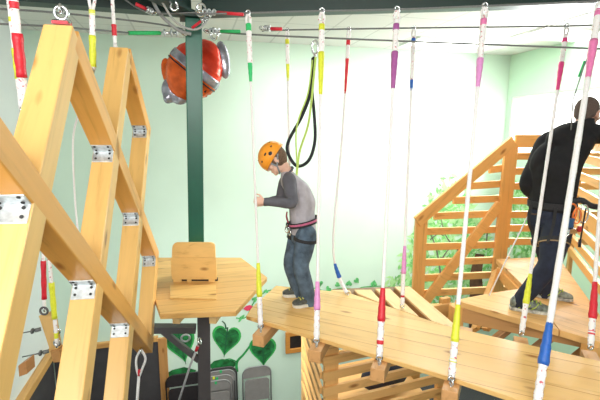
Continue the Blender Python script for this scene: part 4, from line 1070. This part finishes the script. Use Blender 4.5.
for sh_, el_, wr_ in ((lsh, lel, lwr), (rsh, rel, rwr)):
    fd = (wr_ - el_).normalized(); cuff = wr_ - fd*.012
    mb = MB(); limb(mb, [sh_ + (nk - sh_)*.50, sh_ + (nk - sh_)*.12, lerp(sh_, el_, .5), el_, lerp(el_, cuff, .5), cuff], [.044, .057, .050, .043, .039, .031])
    mb.build('sleeve', M['sleeve'], boy, smooth=True, voxel=.007, relax=3)
mb = MB(); mb.torus(nk + (hc - nk)*.02, (hc - nk), .058, .010, 20, 8); mb.build('collar', M['sleeve'], boy, smooth=True)
mb = MB(); cp = lerp(lsh, nk, .35) + bf*.035 - Z*.02
# jeans
mb = MB()
torso(mb, [(pl_ + Z*.015, bl*.126, bf*.098), (pl_ - Z*.04, bl*.128, bf*.104), (pl_ - Z*.10, bl*.122, bf*.100)])
for hp_, kn_, an_ in ((lhp, lkn, lan), (rhp, rkn, ran)):
    limb(mb, [hp_ + Z*.01, lerp(hp_, kn_, .5), kn_, lerp(kn_, an_, .5), an_ - Z*.005, an_ - Z*.028], [.088, .080, .066, .064, .058, .056])
mb.build('jeans', M['jeans'], boy, smooth=True, voxel=.007, relax=3)
# shoes
M['sneak'] = plain('dark_olive_sneaker', (.09,.095,.085), .7, noise=.5, scale=40); M['sole'] = plain('pale_rubber_sole', (.70,.68,.60), .6, noise=.1, scale=40); M['lace'] = plain('yellow_lace', (.55,.55,.12), .7)
tl_, hl_ = onz(294, 313.5, DZ), onz(318, 309, DZ)
def toes(an_, d, L=.215):
    d = V(d).normalized(); h = V((an_.x, an_.y, DZ)) - d*.06; return h + d*L, h
t_, h_ = toes(lan + V((.012,0,0)), (-.90, -.34, 0)); shoe('shoe', t_, h_, Z, .095, M['sneak'], M['sole'], boy, M['lace'])
t_, h_ = toes(ran + V((.010,0,0)), (-.97, -.05, 0)); shoe('shoe', t_, h_, Z, .095, M['sneak'], M['sole'], boy, M['lace'])
# harness
M['web_black'] = plain('black_harness_web', (.02,.02,.024), .75, noise=.2, scale=80); M['web_pink'] = plain('pink_harness_web', (.55,.13,.25), .75, noise=.2, scale=80)
def loopband(c, a, b, w_, th, mat, nm, parent, tilt=V((0,0,0))):
    ps = [c + a*math.cos(2*PI*k/28) + b*math.sin(2*PI*k/28) + tilt*math.cos(2*PI*k/28) for k in range(29)]
    up_ = V(a).cross(V(b)).normalized(); return MB().ribbon(ps, w_, th, up_).build(nm, mat, parent)
wc = pl_ + Z*.062
hb = loopband(wc, bl*.146, bf*.122 - Z*.028, .042, .007, M['web_black'], 'harness_belt', boy)
loopband(wc + Z*.004, bl*.1505, bf*.1265 - Z*.028, .016, .004, M['web_pink'], 'stripe', hb)
for hp_, kn_ in ((lhp, lkn), (rhp, rkn)):
    dd = (kn_ - hp_).normalized(); s1 = dd.cross(bf).normalized(); s2 = dd.cross(s1)
    loopband(lerp(hp_, kn_, .10), s1*.096, s2*.096, .026, .006, M['web_black'], 'leg_loop', boy, tilt=V((0,0,.02)))
MB().ribbon([wc + bf*.126, wc + bf*.128 - Z*.06, pl_ + bf*.110 - Z*.08], .03, .012, bl).build('tie_in_loop', M['web_black'], boy)
fr_ = wc + bf*.128 + bl*.055
MB().torus(fr_ - Z*.055, V((.5,1,0)), .028, .006, 14, 7, sx=.7).build('buckle', M['chrome'], boy, smooth=True)
for k_, (o_, r_) in enumerate(((V((0,0,-.02)), .02), (V((.02,0,-.08)), .024))): MB().torus(fr_ + o_, V((1,.4,0)), r_, .006, 14, 7).build('buckle', M['web_black'] if k_ == 0 else M['chrome'], boy, smooth=True)
MB().ribbon(smoothpath([wc + bf*.120 + bl*.05, wc + bf*.135 + bl*.05 + Z*.05, wc + bf*.130 + bl*.045 + Z*.09], 4), .03, .010, bl).build('chest_buckle', plain('dark_red_web', (.28,.03,.05), .7), boy)

# ------------------------------------------------------------------ the man
mf, mu_, ml = orth((.80, .60, 0), Z)                 # facing right and away; -ml = his right side, towards the viewer
man = thing('person', 'man in black shirt and dark jeans bending on the tower landing, back to viewer', 'person', onz(535, 314, DZ))
mp = at(551, 211, 3.36); mc = at(556, 166, 3.38); mn = at(582, 127, 3.40); mh = at(587.5, 112, 3.44)
mlsh, mrsh = at(546, 143, 3.52), at(596, 134, 3.33)
mlel, mlwr = at(527, 184, 3.50), at(541, 206, 3.66)
mrel, mrwr = at(632, 135, 3.66), at(655, 108, 3.85)
mlh, mrh = at(544, 224, 3.44), at(558, 227, 3.26)
mlk, mrk = at(549, 262, 3.44), at(549, 264, 3.17)
mla, mra = at(544, 293, 3.44), at(521.5, 302, 3.17)
mhf, mhu, mhl = orth((.82, .50, -.10), (.15, .05, 1))
mt = (mn - mp).normalized(); mside = (mlsh - mrsh).normalized(); mfr = (mf - mside*mf.dot(mside)).normalized()
mb = MB(); head_mesh(mb, mh, mhf, mhu, mhl, 1.08)
limb(mb, [mn - mt*.08, mn, mh - mhu*.06 - mhf*.02], [.080, .064, .060])
torso(mb, [(mp - Z*.06, ml*.155, mf*.11), (mp + Z*.05, ml*.15, mf*.105), (lerp(mp, mc, .6), ml*.155, mf*.11), (mc, ml*.17, mf*.12), (lerp(mc, mn, .55), mside*.17, mfr*.11), (lerp(mc, mn, .92), mside*.10, mfr*.08)])
limb(mb, [mlsh - mside*.04, mlsh, lerp(mlsh, mlel, .5), mlel, lerp(mlel, mlwr, .5), mlwr], [.050, .055, .050, .042, .038, .029])
limb(mb, [mrsh + mside*.04, mrsh, lerp(mrsh, mrel, .5), mrel, lerp(mrel, mrwr, .5), mrwr], [.050, .055, .050, .042, .038, .029])
limb(mb, [mlh, lerp(mlh, mlk, .5), mlk, lerp(mlk, mla, .4), mla], [.090, .080, .060, .058, .042])
limb(mb, [mrh, lerp(mrh, mrk, .5), mrk, lerp(mrk, mra, .4), mra], [.090, .080, .060, .058, .042])
hand(mb, mlwr, (.5, .55, -.35), (.6, -.5, 0), (0,0,1), (.5, .6, .4), 1.0)
hand(mb, mrwr, (.35, .3, .9), (-.4, .8, 0), (-.8,-.3,.2), (.6, .8, .5), 1.0)
mb.build('body', M['skin_man'], man, smooth=True, voxel=.0065, relax=2)
face_parts(mh, mhf, mhu, mhl, 1.08, man)
M['hair_short'] = plain('cropped_greying_hair', (.115,.080,.065), .85, noise=.35, scale=140, bump=.3)
mb = MB(); mb.ell(mh - mhf*.020 + mhu*.020, mhl*.087, mhf*.094, mhu*.100, 20, 14); mb.ell(mh - mhf*.055 - mhu*.035, mhl*.064, mhf*.050, mhu*.055, 14, 10)
mb.build('hair', M['hair_short'], man, smooth=True, voxel=.007, relax=2)
M['black_knit'] = plain('black_knit_shirt', (.0085,.0085,.0105), .9, noise=.4, scale=14, bump=.3)
mb = MB()
torso(mb, [(mp + Z*.0, ml*.172, mf*.128), (mp + Z*.05, ml*.170, mf*.126), (lerp(mp, mc, .55), ml*.176, mf*.132), (mc - mf*.01, ml*.192, mf*.142), (lerp(mc, mn, .5) - mf*.01, mside*.185, mfr*.132), (lerp(mc, mn, .86), mside*.12, mfr*.095), (mn + mt*.02, mside*.080, mfr*.076), (mn + mt*.06, mside*.070, mfr*.068)])
mb.ell(at(548, 158, 3.42), V((.13,0,0)), V((0,.10,0)), V((.05,0,.15)))
mb.ell(at(566, 135, 3.40), V((.15,0,.05)), V((0,.11,0)), V((-.02,0,.09)))
for sh_ in (mlsh, mrsh): mb.ell(sh_ + (mn - sh_)*.22 - Z*.02, V((.075,0,0)), V((0,.075,0)), V((0,0,.075)))
for sh_, el_, wr_ in ((mlsh, mlel, mlwr), (mrsh, mrel, mrwr)):
    cuff = wr_ - (wr_ - el_).normalized()*.015
    limb(mb, [sh_ + (mn - sh_)*.35, sh_, lerp(sh_, el_, .5), el_, lerp(el_, cuff, .5), cuff], [.070, .078, .072, .062, .054, .040])
mb.build('shirt', M['black_knit'], man, smooth=True, voxel=.009, relax=4)
M['navy'] = plain('dark_blue_jeans', (.016,.022,.045), .85, noise=.4, scale=14, bump=.3)
mb = MB()
torso(mb, [(mp + Z*.03, ml*.160, mf*.122), (mp - Z*.04, ml*.176, mf*.138), (mp - Z*.13, ml*.165, mf*.128)])
for hp_, kn_, an_ in ((mlh, mlk, mla), (mrh, mrk, mra)):
    limb(mb, [hp_, lerp(hp_, kn_, .5), kn_, lerp(kn_, an_, .5), an_ + Z*.02, an_ - Z*.012], [.112, .102, .080, .070, .062, .058])
mb.build('jeans', M['navy'], man, smooth=True, voxel=.009, relax=3)
MB().ribbon([mp - mf*.140 + ml*.02 - Z*.01, mp - mf*.146 + ml*.06 - Z*.02, mp - mf*.135 + ml*.10 - Z*.02, ], .012, .004, Z).build('pocket_trim', plain('brown_leather', (.09,.05,.03), .6), man)
M['sneak2'] = plain('grey_green_sneaker', (.24,.28,.24), .7, noise=.75, scale=30); M['sole2'] = plain('white_black_sole', (.55,.56,.50), .6, noise=.6, scale=35); M['lace2'] = plain('lime_lace', (.45,.60,.10), .7)
def mtoes(an_, d, L=.30):
    d = V(d).normalized(); h = V((an_.x, an_.y, DZ)) - d*.085; return h + d*L, h
for an_, dd in ((mla, (.90, -.42, 0)), (mra, (.93, -.36, 0))):
    t_, h_ = mtoes(an_, dd); so = shoe('shoe', t_, h_, Z, .108, M['sneak2'], M['sole2'], man, M['lace2'], .092)
    dd = V(dd).normalized(); s_ = Z.cross(dd)
    for k_ in range(3):
        q = h_ + dd*(.06 + .045*k_)
        for sg in (-1, 1): MB().tube([q + s_*sg*.050 + Z*.03, q + dd*.03 + s_*sg*.051 + Z*.055, q + dd*.05 + s_*sg*.036 + Z*.080], .0045, 6).build('stripe', M['lace2'], so, smooth=True)
# his harness
mw = mp + Z*.055
loopband(mw, ml*.180, mf*.136, .048, .008, M['web_black'], 'harness_belt', man)
for hp_, kn_ in ((mlh, mlk), (mrh, mrk)):
    dd = (kn_ - hp_).normalized(); s1 = dd.cross(mf).normalized(); s2 = dd.cross(s1)
    lb_ = loopband(lerp(hp_, kn_, .40), s1*.107, s2*.107, .034, .009, M['web_black'], 'leg_loop', man, tilt=V((0,0,.02)))
    loopband(lerp(hp_, kn_, .40) + dd*.020, s1*.1085, s2*.1085, .008, .008, plain('tan_edging', (.35,.24,.12), .7), 'edging', lb_, tilt=V((0,0,.02)))
for s in (-1, 1): MB().ribbon(smoothpath([mw - mf*.146 + ml*s*.09, mp - mf*.165 + ml*s*.09 - Z*.10, lerp(mlh if s > 0 else mrh, mlk if s > 0 else mrk, .38) - mf*.128], 4), .022, .006, ml).build('rear_strap', M['web_black'], man)
MB().tube(smoothpath([at(566, 206, 3.16), at(580, 200, 3.12), at(592, 206, 3.10), at(612, 208, 3.10)], 5), .022, 8).build('gear_sling', M['web_black'], man, smooth=True)
# gear hanging from the belt
def gear_ring(x, y, d, R, mat, lab, sx=.6, r=.0065, n=V((.3,1,0))):
    p = at(x, y, d); o = MB().torus(p, n, R, r, 18, 7, sx=sx, xdir=E1).build('carabiner', mat, smooth=True); tag(o, lab, 'carabiner', "climbing gear on the man's harness"); return o
M['an_orange'] = plain('orange_anodised', (.85,.22,.05), .3, .4); M['an_blue'] = plain('blue_anodised', (.05,.16,.40), .3, .5); M['an_red'] = plain('red_anodised', (.55,.03,.03), .35, .4)
gear_ring(572, 212, 3.08, .062, M['an_orange'], "orange carabiner clipped to the back of the man's harness", .5, .007)
gear_ring(577, 216, 3.06, .058, M['an_orange'], "second orange carabiner beside it, hanging lower and further right", .45, .006)
gear_ring(584, 214, 3.07, .070, M['chrome'], "steel carabiner beside the orange ones on the man's harness", .4, .006)
gd = thing('belay_device', "blue and steel belay device hanging below the man's orange carabiners", 'belay device', at(572, 236, 3.06))
MB().box(at(570, 223, 3.05), V((.028,.01,0)), V((0,.016,0)), V((.004,0,.036))).build('body', M['an_blue'], gd, bevel=.008)
MB().box(at(572, 231, 3.05), V((.038,.01,0)), V((0,.018,0)), V((.0,0,.018))).build('lower_plate', M['chrome'], gd, bevel=.006)
MB().box(at(580, 229, 3.05), V((.018,.005,0)), V((0,.014,0)), V((.0,0,.022))).build('lever', M['an_red'], gd, bevel=.005)
MB().torus(at(566, 233, 3.04), V((.3,1,0)), .022, .006, 14, 6).build('rivet_ring', M['chrome'], gd, smooth=True)
wl = MB().tube(smoothpath([at(586, 208, 3.05), at(583, 225, 3.04), at(580, 243, 3.04)], 4), .006, 7).tube([at(580, 240, 3.04), at(579.5, 247, 3.04)], .011, 7).build('gear_cord', M['web_black'], smooth=True)
tag(wl, "short black cord dangling from the man's harness beside the belay device", 'cord')

tag(MB().tube([at(529, 214, 3.50), at(511, 250, 3.48), at(486.5, 301, 3.46)], .006, 7).build('cord', ROPE, smooth=True), "thin pale cord slanting down from the man's belt to the landing's left corner", 'cord')
sc_ = bpy.context.scene
sc_.view_settings.view_transform = 'Standard'; sc_.view_settings.look = 'None'; sc_.view_settings.exposure = 0.12; sc_.view_settings.gamma = 1.0
sc_.cycles.use_denoising = True
for o in bpy.data.objects:
    if '_w' in o: del o['_w']
